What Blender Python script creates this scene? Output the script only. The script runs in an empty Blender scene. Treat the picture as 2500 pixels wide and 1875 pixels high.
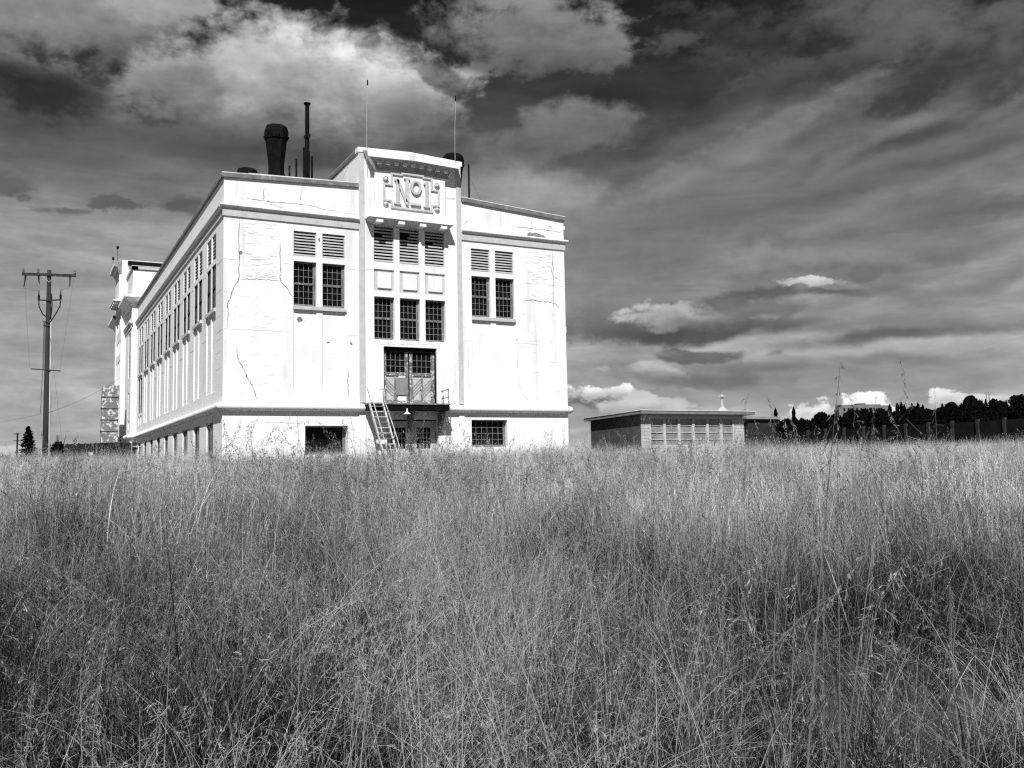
import bpy, math, random
import numpy as np
from mathutils import Vector, Matrix
from math import sin, cos, tan, atan, atan2, pi, radians, sqrt, hypot

random.seed(7)
S = bpy.context.scene
COL = S.collection
# ---------------------------------------------------------------- camera
YAW = radians(27.6); PITCH = atan(199/2271.0); ROLL = 0.0198
F0 = Vector((sin(YAW), cos(YAW), 0)); R0 = Vector((cos(YAW), -sin(YAW), 0)); U0 = Vector((0, 0, 1))
FW = F0*cos(PITCH)+U0*sin(PITCH); UP = U0*cos(PITCH)-F0*sin(PITCH)
RT = R0*cos(ROLL)-UP*sin(ROLL); UR = UP*cos(ROLL)+R0*sin(ROLL)
EYE = Vector((0, 0, 1.6))
cd = bpy.data.cameras.new("camera"); cam = bpy.data.objects.new("camera", cd); COL.objects.link(cam)
cd.lens = 2271/2500*36; cd.sensor_width = 36; cd.clip_start = 0.05; cd.clip_end = 6000
M = Matrix.Identity(4)
for i, v in enumerate((RT, UR, -FW)):
    for j in range(3): M[j][i] = v[j]
M.translation = EYE
cam.matrix_world = M
S.camera = cam
# ---------------------------------------------------------------- exposure
S.view_settings.view_transform = 'Standard'; S.view_settings.look = 'None'
S.view_settings.exposure = 1.0; S.view_settings.gamma = 1.0
S.cycles.use_denoising = False; S.cycles.pixel_filter_type = 'BLACKMAN_HARRIS'; S.cycles.filter_width = 1.25
S.cycles.max_bounces = 4; S.cycles.diffuse_bounces = 2; S.cycles.glossy_bounces = 2; S.cycles.transmission_bounces = 2
S.render.resolution_x = 1024; S.render.resolution_y = 768
# ---------------------------------------------------------------- sun
SUN_EL = radians(50); SUN_A = radians(28)          # A: angle off the front wall's normal, towards the left
TS = Vector((-sin(SUN_A)*cos(SUN_EL), -cos(SUN_A)*cos(SUN_EL), sin(SUN_EL)))
sl = bpy.data.lights.new("sun", 'SUN'); so = bpy.data.objects.new("sun", sl); COL.objects.link(so)
sl.energy = 3.0; sl.angle = radians(0.53); sl.color = (1, 1, 1)
so.rotation_euler = TS.to_track_quat('Z', 'Y').to_euler(); so.location = (0, -20, 60)
# ---------------------------------------------------------------- sky (world): a black and white sky, red-filtered blue with clouds
SKY=[
(0.3198,0.2641,0.3859,0.1042,0.036,0.1620,0.1441,1.00,0.80,0.25),
(0.0784,0.3287,0.1706,0.0673,-0.043,0.0482,0.0612,0.90,0.60,0.30),
(0.4176,0.4118,0.1733,0.0367,-0.180,0.1620,0.1170,0.90,0.80,0.50),
(0.2320,0.4172,0.1059,0.0182,-0.245,0.0762,0.0612,0.60,0.70,0.60),
(0.2739,0.3819,0.0919,0.0168,0.321,0.1221,0.0976,0.70,0.60,0.60),
(0.3694,0.3432,0.1293,0.0135,0.137,0.0545,0.0452,0.90,0.75,0.40),
(0.2996,0.3255,0.1856,0.0161,0.201,0.1620,0.1274,0.90,0.60,0.40),
(0.4314,0.3551,0.0566,0.0171,0.180,0.0423,0.0395,0.70,0.80,0.50),
(0.4930,0.3439,0.0437,0.0246,-0.015,0.0452,0.0395,0.80,0.70,0.50),
(0.4741,0.3011,0.0687,0.0101,0.184,0.1620,0.1500,0.90,0.60,0.40),
(0.4568,0.2867,0.0995,0.0103,0.091,0.0887,0.0762,0.90,0.60,0.40),
(0.1638,0.3240,0.1970,0.0145,0.210,0.1620,0.1384,0.90,0.55,0.40),
(0.3871,0.2611,0.1577,0.0241,-0.035,0.1620,0.1500,1.00,0.55,0.30),
(0.1998,0.2319,0.1752,0.0401,-0.065,0.1878,0.1413,1.00,0.60,0.30),
(0.4263,0.1936,0.1109,0.0129,0.137,0.1170,0.1070,0.90,0.60,0.30),
(0.4741,0.1662,0.0576,0.0084,0.278,0.1812,0.1620,0.90,0.70,0.30),
(0.1142,0.1781,0.1074,0.0353,-0.040,0.2159,0.1946,1.00,0.60,0.30),
(0.2883,0.0780,0.2311,0.0344,-0.009,0.2623,0.2961,1.00,0.70,0.20),
(0.2048,0.3576,0.1536,0.0217,0.402,0.0423,0.0452,0.90,0.70,0.50),
(0.1206,0.3796,0.0790,0.0326,0.114,0.0252,0.0296,0.80,0.75,0.50),
(0.3307,0.3877,0.1113,0.0185,0.036,0.0887,0.0648,0.70,0.70,0.60),
(0.2378,0.4381,0.0706,0.0255,-0.285,0.0482,0.0252,0.60,0.80,0.70),
(0.1978,0.4271,0.0537,0.0135,0.081,0.1070,0.0685,0.60,0.70,0.70),
(0.1179,0.2986,0.1568,0.0102,0.331,0.1274,0.1170,0.90,0.60,0.40),
(0.4159,0.3103,0.1345,0.0114,0.166,0.0545,0.0513,0.90,0.70,0.40),
(0.3434,0.2798,0.1305,0.0087,0.130,0.1812,0.1620,0.90,0.60,0.40),
(0.4780,0.2315,0.0773,0.0208,0.038,0.0931,0.0887,0.90,0.70,0.40),
(0.2873,0.2627,0.1461,0.0122,0.081,0.1070,0.0976,0.90,0.60,0.40),
(0.4435,0.1289,0.1180,0.0140,-0.013,0.1384,0.1274,0.90,0.60,0.30),
(0.4957,0.3227,0.0386,0.0109,0.342,0.1812,0.1620,0.80,0.70,0.50),
(0.2479,0.2285,0.2858,0.0680,-0.006,0.1812,0.1500,1.00,0.60,0.30),
(0.1775,0.2903,0.2488,0.0146,0.350,0.2623,0.2159,0.90,0.70,0.40),
(0.2523,0.3305,0.1904,0.0109,0.321,0.2307,0.1878,0.90,0.65,0.45),
(0.3672,0.3038,0.1395,0.0096,0.324,0.2384,0.1946,0.90,0.60,0.45),
(0.3639,0.2411,0.1707,0.0131,0.205,0.2542,0.2086,0.90,0.65,0.40),
(0.2940,0.2060,0.1668,0.0169,0.059,0.2462,0.2159,0.90,0.60,0.35),
(0.4639,0.2683,0.1084,0.0093,0.271,0.2159,0.1812,0.90,0.65,0.35),
(0.4052,0.1958,0.1540,0.0108,0.107,0.2086,0.1812,0.90,0.60,0.35),
(0.4580,0.1678,0.0829,0.0074,0.246,0.2462,0.2016,0.90,0.70,0.35),
(0.3366,0.1416,0.1934,0.0169,-0.000,0.2307,0.2016,1.00,0.60,0.30),
(0.3989,0.0773,0.1830,0.0275,-0.054,0.2623,0.2623,1.00,0.60,0.30),
(0.1501,0.2155,0.1305,0.0348,-0.051,0.2384,0.2086,1.00,0.60,0.30),
(-0.4446,0.4277,0.1902,0.0432,0.054,0.2874,0.1620,0.60,0.97,0.50),
(-0.3525,0.4511,0.0719,0.0245,0.055,0.4020,0.3050,0.50,0.90,0.45),
(-0.3878,0.4051,0.0590,0.0210,-0.047,0.1500,0.1070,0.60,0.85,0.60),
(-0.2485,0.4452,0.0615,0.0183,0.220,0.1500,0.0762,0.50,0.80,0.70),
(-0.2043,0.4376,0.0477,0.0134,0.061,0.1221,0.0723,0.50,0.75,0.70),
(-0.2435,0.3751,0.2445,0.0773,0.031,0.4452,0.1170,0.35,1.00,0.24),
(-0.3560,0.3792,0.0819,0.0360,0.282,0.3140,0.1812,0.40,0.90,0.50),
(-0.2677,0.4093,0.0665,0.0285,0.169,0.5520,0.3050,0.50,0.85,0.50),
(-0.1545,0.4096,0.1148,0.0393,-0.171,0.9560,0.3763,0.90,0.95,0.40),
(-0.1995,0.3920,0.1426,0.0293,-0.052,0.5149,0.2232,0.90,0.75,0.35),
(-0.3822,0.3331,0.0586,0.0313,0.104,0.2016,0.1070,0.80,0.80,0.30),
(-0.2386,0.3290,0.1974,0.0274,-0.015,0.0762,0.0452,1.00,0.85,0.30),
(-0.3097,0.3354,0.0672,0.0214,0.080,0.0685,0.0513,1.00,0.60,0.40),
(-0.0994,0.3638,0.0548,0.0330,-0.335,0.1559,0.0887,0.80,0.70,0.40),
(0.0150,0.4486,0.1271,0.0449,-0.128,0.2705,0.1384,0.60,0.95,0.50),
(0.1022,0.4373,0.0478,0.0293,-0.057,0.2789,0.1620,0.50,0.90,0.40),
(0.0554,0.4165,0.0801,0.0181,-0.108,0.1384,0.0887,0.60,0.80,0.60),
(-0.0683,0.4049,0.0369,0.0161,-0.342,0.0762,0.0452,0.60,0.70,0.60),
(0.0741,0.3545,0.0855,0.0332,-0.043,0.2086,0.1384,0.60,0.90,0.42),
(0.0225,0.3353,0.1042,0.0336,0.149,0.1620,0.1170,0.70,0.80,0.45),
(-0.0041,0.2862,0.1159,0.0373,-0.018,0.3515,0.3050,1.00,0.80,0.25),
(0.0264,0.2831,0.0732,0.0258,-0.026,0.3763,0.3515,1.00,0.60,0.25),
(-0.4877,0.3329,0.1264,0.0448,0.211,0.0482,0.0648,1.00,0.75,0.50),
(-0.4667,0.2998,0.1481,0.0281,0.190,0.1170,0.1384,1.00,0.75,0.40),
(-0.3414,0.2925,0.1419,0.0216,0.078,0.1274,0.1620,1.00,0.60,0.40),
(-0.4638,0.3550,0.0999,0.0274,0.072,0.0212,0.0296,0.60,0.85,0.60),
(0.5131,0.4046,0.0289,0.0187,-0.221,0.1559,0.1022,0.50,0.60,0.40),
(-0.4983,0.2776,0.0286,0.0152,0.121,0.1221,0.1119,0.60,0.85,0.50),
(-0.4021,0.2651,0.0302,0.0091,-0.018,0.1170,0.1070,0.50,0.85,0.60),
(-0.4430,0.2569,0.0311,0.0053,0.025,0.1384,0.1274,0.60,0.80,0.60),
(-0.4821,0.2667,0.0106,0.0051,0.111,0.1384,0.1274,0.60,0.80,0.60),
(-0.3420,0.2698,0.0326,0.0152,-0.104,0.1022,0.1170,0.60,0.85,0.60),
(-0.3682,0.2836,0.0321,0.0107,-0.092,0.1620,0.1500,0.70,0.60,0.60),
(0.1579,0.1542,0.1411,0.0387,0.026,0.2542,0.1070,0.70,0.85,0.45),
(0.1463,0.1006,0.1174,0.0260,-0.035,0.3419,0.1746,0.80,0.80,0.50),
(0.3208,0.1897,0.1146,0.0280,-0.082,0.2961,0.1746,0.80,0.75,0.45),
(0.1108,0.0647,0.0886,0.0178,-0.027,0.3050,0.1878,0.80,0.70,0.40),
(0.1478,0.1473,0.1120,0.0306,0.028,0.1620,0.0931,0.70,0.85,0.45),
(0.1913,0.1346,0.1276,0.0152,0.006,0.0762,0.0723,0.70,0.90,0.35),
(0.1679,0.1586,0.0498,0.0187,0.128,0.5149,0.2232,0.40,0.95,0.50),
(0.2285,0.1628,0.0573,0.0150,0.047,0.5149,0.1878,0.45,0.95,0.50),
(0.2503,0.1711,0.0738,0.0126,0.007,0.1070,0.0976,0.60,0.85,0.45),
(0.2731,0.1562,0.0672,0.0103,-0.064,0.1812,0.1274,0.70,0.80,0.40),
(0.3258,0.1977,0.0626,0.0134,-0.051,0.2542,0.1620,0.55,0.90,0.40),
(0.3764,0.1840,0.0315,0.0132,-0.092,0.1812,0.1500,0.70,0.80,0.50),
(0.3180,0.1777,0.0360,0.0084,-0.148,0.7305,0.4564,0.45,0.95,0.50),
(0.3559,0.1705,0.0319,0.0056,-0.327,0.3050,0.2623,0.70,0.80,0.50),
(0.3333,0.1653,0.0486,0.0045,-0.077,0.1221,0.1119,0.70,0.80,0.40),
(0.2631,0.1415,0.0899,0.0080,-0.093,0.1170,0.1070,0.80,0.70,0.30),
(0.3687,0.1625,0.0947,0.0078,0.266,0.1878,0.1620,0.90,0.60,0.30),
(0.3797,0.1200,0.1194,0.0083,0.036,0.0976,0.1022,0.90,0.85,0.30),
(0.1761,0.1157,0.0349,0.0047,-0.041,0.3515,0.2623,0.60,0.80,0.50),
(0.2097,0.1113,0.0661,0.0088,-0.044,0.1119,0.1070,0.50,0.85,0.45),
(0.1223,0.1187,0.0651,0.0059,-0.035,0.3050,0.2623,0.90,0.60,0.40),
(0.1461,0.0952,0.0587,0.0118,-0.139,0.5149,0.2232,0.45,0.95,0.55),
(0.2135,0.0849,0.0858,0.0093,-0.039,0.1620,0.1500,0.80,0.75,0.35),
(0.2705,0.0955,0.1058,0.0069,-0.082,0.1384,0.1500,0.90,0.60,0.30),
(0.3785,0.0969,0.0933,0.0067,-0.060,0.1500,0.1620,0.90,0.60,0.30),
(0.0911,0.0652,0.0534,0.0071,-0.026,0.1170,0.1274,0.60,0.70,0.40),
(0.0913,0.0741,0.0416,0.0101,0.026,0.9216,0.4020,0.35,0.98,0.60),
(0.1795,0.0744,0.0290,0.0041,-0.034,0.3515,0.3050,0.60,0.80,0.50),
(0.1351,0.0561,0.0493,0.0142,-0.028,0.6172,0.3050,0.40,0.95,0.60),
(0.1201,0.0471,0.1177,0.0083,-0.026,0.3050,0.1878,0.80,0.60,0.30),
(0.3406,0.0399,0.0900,0.0124,-0.035,0.5149,0.3515,0.70,0.80,0.40),
(0.3106,0.0471,0.0303,0.0159,-0.036,0.8714,0.4020,0.30,0.98,0.60),
(0.3418,0.0460,0.0318,0.0101,-0.037,0.5520,0.4564,0.40,0.90,0.40),
(0.3622,0.0494,0.0282,0.0145,-0.040,0.9734,0.5149,0.30,0.98,0.60),
(0.3837,0.0467,0.0154,0.0077,-0.040,0.9216,0.7157,0.30,0.90,0.40),
(0.4392,0.0516,0.0244,0.0108,-0.046,0.8388,0.4564,0.35,0.95,0.60),
(0.4674,0.0503,0.0285,0.0075,-0.048,0.7157,0.5776,0.40,0.90,0.40),
(-0.4998,0.0271,0.0323,0.0073,-0.008,0.6308,0.5149,0.30,0.90,0.40)]
GRAD=[(0.4793, 0.008), (0.4273, 0.0194), (0.3779, 0.0423), (0.3316, 0.107), (0.2843, 0.1812), (0.2409, 0.2159), (0.1526, 0.2307), (0.0781, 0.2705), (0.0038, 0.305)]
SKYLINE=[(0.2587, 0.0372), (0.2685, 0.0392), (0.2764, 0.0386), (0.2907, 0.0436), (0.2964, 0.0444), (0.311, 0.0441), (0.3152, 0.0414), (0.3251, 0.0456), (0.3311, 0.0499), (0.3349, 0.048), (0.3402, 0.0479), (0.3455, 0.0469), (0.3507, 0.0459), (0.357, 0.0485), (0.3651, 0.0523), (0.3718, 0.0526), (0.3783, 0.052), (0.385, 0.0523), (0.3916, 0.0522), (0.4003, 0.0516), (0.41, 0.0509), (0.4233, 0.0516), (0.4304, 0.0532), (0.436, 0.0579), (0.441, 0.0539), (0.4454, 0.0529), (0.451, 0.051), (0.4577, 0.0526), (0.4622, 0.0543), (0.4675, 0.0551), (0.4721, 0.0577), (0.4777, 0.0549), (0.4844, 0.0565), (0.49, 0.0617), (0.4946, 0.0643), (0.5006, 0.0615), (0.5055, 0.0561), (0.5109, 0.0578), (0.5177, 0.0603), (0.5244, 0.061), (0.5295, 0.0592), (0.5359, 0.0617), (0.5422, 0.0633), (0.551, 0.0641), (0.5644, 0.0656), (0.5777, 0.0662), (0.5954, 0.068)]
TREES=[(0.2829, 0.0557, 'p'), (0.3023, 0.0562, 'p'), (0.3023, 0.0557, 'p'), (0.2673, 0.052, 'r'), (0.4059, 0.0572, 'p'), (0.414, 0.0588, 'p'), (0.4184, 0.0596, 'p'), (0.4214, 0.0569, 'p'), (0.4298, 0.0581, 'c'), (0.4364, 0.0584, 'p'), (0.4416, 0.0565, 'c'), (0.3402, 0.0479, 'c'), (0.3455, 0.0478, 'c'), (0.3315, 0.0499, 'r'), (0.3251, 0.0456, 'c'), (0.4721, 0.0581, 'r'), (0.4937, 0.0647, 'r'), (0.5094, 0.0609, 'c'), (0.4624, 0.0574, 'c'), (0.5422, 0.0642, 'r')]

def build_world():
    w = bpy.data.worlds.new("World"); S.world = w; w.use_nodes = True
    nt = w.node_tree; N = nt.nodes; L = nt.links; N.clear()
    def nd(t, **k):
        n = N.new(t)
        for a, b in k.items(): setattr(n, a, b)
        return n
    def val(sock, v):
        if isinstance(v, (int, float)): sock.default_value = v
        else: L.new(v, sock)
    def math_(op, a, b=None, c=None, clamp=False):
        n = nd('ShaderNodeMath', operation=op, use_clamp=clamp)
        val(n.inputs[0], a)
        if b is not None: val(n.inputs[1], b)
        if c is not None: val(n.inputs[2], c)
        return n.outputs[0]
    tc = nd('ShaderNodeTexCoord'); sp = nd('ShaderNodeSeparateXYZ'); L.new(tc.outputs['Generated'], sp.inputs[0])
    az = math_('SUBTRACT', math_('ARCTAN2', sp.outputs[0], sp.outputs[1]), YAW)
    el = math_('ARCSINE', sp.outputs[2])
    cb = nd('ShaderNodeCombineXYZ'); L.new(az, cb.inputs[0]); L.new(el, cb.inputs[1]); P = cb.outputs[0]
    def noise(vec, scale, detail, rough, stretch=(1, 1.5, 1), rot=0, off=0, dist=0):
        m = nd('ShaderNodeMapping'); m.inputs['Scale'].default_value = stretch; m.inputs['Rotation'].default_value = (0, 0, rot)
        m.inputs['Location'].default_value = (off, off*.7, off*.3)
        L.new(vec, m.inputs[0]); n = nd('ShaderNodeTexNoise'); n.inputs['Scale'].default_value = scale
        n.inputs['Detail'].default_value = detail; n.inputs['Roughness'].default_value = rough; n.inputs['Distortion'].default_value = dist
        L.new(m.outputs[0], n.inputs['Vector']); return n
    # gentle domain warp
    wn = noise(P, 9, 6, .55)
    vm = nd('ShaderNodeVectorMath', operation='SUBTRACT'); L.new(wn.outputs['Color'], vm.inputs[0]); vm.inputs[1].default_value = (.5, .5, .5)
    vs = nd('ShaderNodeVectorMath', operation='MULTIPLY'); L.new(vm.outputs[0], vs.inputs[0]); vs.inputs[1].default_value = (.055, .032, 0)
    va = nd('ShaderNodeVectorMath', operation='ADD'); L.new(P, va.inputs[0]); L.new(vs.outputs[0], va.inputs[1]); PW = va.outputs[0]
    big = math_('SUBTRACT', noise(P, 11, 9, .58, off=3.1, dist=.15).outputs['Fac'], .5)
    fin = math_('SUBTRACT', noise(P, 38, 8, .6, off=7.7, dist=.2).outputs['Fac'], .5)
    mid = math_('SUBTRACT', noise(P, 20, 8, .6, (1, 1.7, 1), off=1.3).outputs['Fac'], .5)
    cir = math_('SUBTRACT', noise(P, 8, 9, .6, (1, 5.5, 1), rot=radians(-17), off=5.2, dist=.4).outputs['Fac'], .5)
    # clear sky
    rp = nd('ShaderNodeValToRGB'); cr = rp.color_ramp; g = sorted(GRAD)
    EM = .6
    while len(cr.elements) < len(g): cr.elements.new(.5)
    for e, (x, v) in zip(cr.elements, g): v = v*(1.6 if x < .26 else 1.25); e.position = x/EM; e.color = (v, v, v, 1)
    val(rp.inputs[0], math_('DIVIDE', el, EM, clamp=True))
    sky = nd('ShaderNodeTexSky', sky_type='NISHITA', sun_disc=False)
    sky.sun_elevation = SUN_EL; sky.sun_rotation = radians(180)+SUN_A
    ss = nd('ShaderNodeSeparateColor'); L.new(sky.outputs[0], ss.inputs[0])
    red = math_('MULTIPLY', ss.outputs[0], .1)     # red channel of the physical sky, as behind a red filter
    base = math_('ADD', math_('MULTIPLY', rp.outputs[0], .93), math_('MULTIPLY', red, .02))
    base = math_('MULTIPLY', base, math_('MULTIPLY_ADD', cir, .9, 1.0))
    base = math_('MULTIPLY', base, math_('MULTIPLY_ADD', mid, .45, 1.0))
    cur = base
    for (a, e, rx, ry, rot, vt, vb, ed, al, wp) in SKY:
        m = nd('ShaderNodeMapping', vector_type='TEXTURE')
        m.inputs['Location'].default_value = (a, e, 0); m.inputs['Rotation'].default_value = (0, 0, rot); m.inputs['Scale'].default_value = (rx, ry, 1)
        ch = nd('ShaderNodeVectorMath', operation='MULTIPLY_ADD'); L.new(cur, ch.inputs[0]); ch.inputs[1].default_value = (1e-7, 1e-7, 0); L.new(PW, ch.inputs[2])
        L.new(ch.outputs[0], m.inputs[0])      # evaluated one after the other
        ln = nd('ShaderNodeVectorMath', operation='LENGTH'); L.new(m.outputs[0], ln.inputs[0])
        size = sqrt(rx*ry)
        nz = big if size > .05 else (mid if size > .022 else fin)
        x = math_('MULTIPLY_ADD', ln.outputs['Value'], -1.0, 1.0)
        x = math_('MULTIPLY_ADD', nz, wp*5.0, x)
        if size > .03: x = math_('MULTIPLY_ADD', fin, wp*1.8, x)
        mr = nd('ShaderNodeMapRange', interpolation_type='SMOOTHSTEP'); L.new(x, mr.inputs[0])
        mr.inputs[1].default_value = 0 if ed < .8 else -.25; mr.inputs[2].default_value = ed; mr.inputs[4].default_value = al
        sy = nd('ShaderNodeSeparateXYZ'); L.new(m.outputs[0], sy.inputs[0])
        yy = math_('MULTIPLY_ADD', mid, 2.6, sy.outputs[1])
        mv = nd('ShaderNodeMapRange', interpolation_type='SMOOTHSTEP'); L.new(yy, mv.inputs[0])
        mv.inputs[1].default_value = -.95; mv.inputs[2].default_value = .75; mv.inputs[3].default_value = vb; mv.inputs[4].default_value = vt
        mx = nd('ShaderNodeMix'); L.new(mr.outputs[0], mx.inputs[0]); L.new(cur, mx.inputs[2]); L.new(mv.outputs[0], mx.inputs[3])
        cur = mx.outputs[0]
    cur = math_('MULTIPLY', cur, math_('MULTIPLY_ADD', fin, .5, 1.0))
    cur = math_('MULTIPLY', cur, math_('MULTIPLY_ADD', cir, .55, 1.0))
    # below the horizon: ground-coloured
    bel = nd('ShaderNodeMapRange'); L.new(el, bel.inputs[0]); bel.inputs[1].default_value = -.05; bel.inputs[2].default_value = 0
    bel.inputs[3].default_value = .35; bel.inputs[4].default_value = 1
    cur = math_('MULTIPLY', cur, bel.outputs[0])
    out = math_('MULTIPLY', math_('MAXIMUM', cur, .001), 10.0/2.0)   # strength 0.1, exposure +1
    cc = nd('ShaderNodeCombineColor')
    for i in range(3): L.new(out, cc.inputs[i])
    bg = nd('ShaderNodeBackground'); L.new(cc.outputs[0], bg.inputs[0]); bg.inputs[1].default_value = .1
    wo = nd('ShaderNodeOutputWorld'); L.new(bg.outputs[0], wo.inputs[0])
    w.cycles.sampling_method = 'MANUAL'; w.cycles.sample_map_resolution = 512
build_world()

# ---------------------------------------------------------------- materials (all neutral: the photograph is black and white)
def mat(name, lo, hi=None, scale=3.0, stretch=(1, 1, 1), rough=.85, bump=0, bscale=40, spec=.3, detail=6, dark=None, dscale=1.5, dth=.62, bstretch=None, streak=None, wave=None):
    m = bpy.data.materials.new(name); m.use_nodes = True; nt = m.node_tree; N = nt.nodes; L = nt.links
    b = N['Principled BSDF']; b.inputs['Roughness'].default_value = rough; b.inputs['Specular IOR Level'].default_value = spec
    hi = lo if hi is None else hi
    geo = N.new('ShaderNodeNewGeometry')
    def nz(sc, st, det=6, ro=.6):
        mp = N.new('ShaderNodeMapping'); mp.inputs['Scale'].default_value = st; L.new(geo.outputs['Position'], mp.inputs[0])
        n = N.new('ShaderNodeTexNoise'); n.inputs['Scale'].default_value = sc; n.inputs['Detail'].default_value = det; n.inputs['Roughness'].default_value = ro
        L.new(mp.outputs[0], n.inputs['Vector']); return n.outputs['Fac']
    def mr(src, a, b_, c, d):
        r = N.new('ShaderNodeMapRange'); L.new(src, r.inputs[0])
        for i, v in enumerate((a, b_, c, d)): r.inputs[i+1].default_value = v
        return r.outputs[0]
    v = mr(nz(scale, stretch, detail), .3, .7, lo, hi)
    def mix(f, a, c):
        x = N.new('ShaderNodeMix'); L.new(f, x.inputs[0]); L.new(a, x.inputs[2])
        if isinstance(c, float): x.inputs[3].default_value = c
        else: L.new(c, x.inputs[3])
        return x.outputs[0]
    if dark is not None: v = mix(mr(nz(dscale, (1, 1, 1), 10, .65), dth, dth+.05, 0, 1), v, float(dark))
    if streak is not None:      # rain streaks: stretched vertically
        v = mix(mr(nz(streak[0], (1, 1, .08), 6, .6), streak[1], streak[1]+.15, 0, streak[2]), v, float(streak[3]))
    cc = N.new('ShaderNodeCombineColor')
    for i in range(3): L.new(v, cc.inputs[i])
    L.new(cc.outputs[0], b.inputs['Base Color'])
    if bump:
        bp = N.new('ShaderNodeBump'); bp.inputs['Strength'].default_value = bump; bp.inputs['Distance'].default_value = .02
        L.new(nz(bscale, bstretch or (1, 1, 1), 5), bp.inputs['Height']); L.new(bp.outputs[0], b.inputs['Normal'])
    return m
WHITE = mat('white_painted_concrete', .78, .88, 1.2, bump=.35, bscale=9, bstretch=(.5, .5, 6), streak=(1.6, .56, .55, .5), dark=.45, dscale=2.6, dth=.70)
TRIM = mat('grey_trim_paint', .46, .58, 3, bump=.2, streak=(3, .6, .4, .2))
HOODG = mat('shaded_hood_grey', .30, .42, 4)  # hood underside: its shade is put into this darker grey
SIDEP = mat('pale_grey_paint', .5, .62, 3)
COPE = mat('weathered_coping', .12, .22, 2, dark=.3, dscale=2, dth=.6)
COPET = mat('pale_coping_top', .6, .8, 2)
CRACK = mat('crack', .04, .12, 8)
HAIR = mat('hairline_crack', .42, .70, 5)
SPALL = mat('spalled_concrete', .10, .32, 14, bump=.8, bscale=20)
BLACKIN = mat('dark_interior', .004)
GLASS = mat('dark_glass', .003, .012, 2, rough=.2, spec=.05)
FRAME = mat('old_window_frame', .08, .2, 5, stretch=(1, 1, .3), bump=.3, dark=.4, dscale=6, dth=.6)
FRAMED = mat('darkened_side_frame', .03, .08, 5)  # side frames: copy with darkness put into the colour to offset grazing sun
BARS = mat('glazing_bars', .18, .34, 5)
LOUV = mat('weathered_louvre', .38, .62, 4, stretch=(.3, .3, 3), bump=.2, dark=.12, dscale=4, dth=.68)
BLACKM = mat('black_metal_and_shade', .003, .012, 3, rough=.7, bump=.1, spec=.05)
RUST = mat('rusty_steel', .10, .25, 8, dark=.5, dscale=7, dth=.58)
STAIRM = mat('peeling_stair_paint', .3, .65, 6, dark=.1, dscale=9, dth=.55)
DOORM = mat('peeling_door_paint', .08, .24, 7, stretch=(1, 1, .35), bump=.4, dark=.55, dscale=7, dth=.53)
ROOFM = mat('roof_felt', .08, .12, 2)
POLE = mat('weathered_pole_wood', .02, .065, 9, spec=.05, stretch=(1, 1, .05), bump=.5, bscale=30, bstretch=(1, 1, .05))
METAL = mat('galvanised_metal', .35, .5, 4, rough=.5)
CERAM = mat('insulator_ceramic', .12, .2, 4, rough=.4)
PEEL = mat('peeling_panel_paint', .14, .2, 5, dark=.6, dscale=3.2, dth=.52)
BRICKW = mat('painted_block_wall', .40, .54, 3, dark=.2, dscale=6, dth=.7)
FROST = mat('frosted_pane', .18, .32, 1.5, rough=.35, spec=.4)
BARKD = mat('bark', .012, .03, 6, spec=0)
LEAFD = mat('dark_foliage', .002, .010, 2, spec=0)
FENCEM = mat('dark_fence_boards', .01, .03, 3, stretch=(1, 1, .2), spec=.05)
SLAB = mat('concrete_fence_panel', .009, .02, 2, spec=0)
POSTM = mat('fence_post', .03, .06, 4, spec=0)
PALEB = mat('pale_render_wall', .14, .2, .3, spec=.05)
WIRE = mat('wire', .05, .08)

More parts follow.
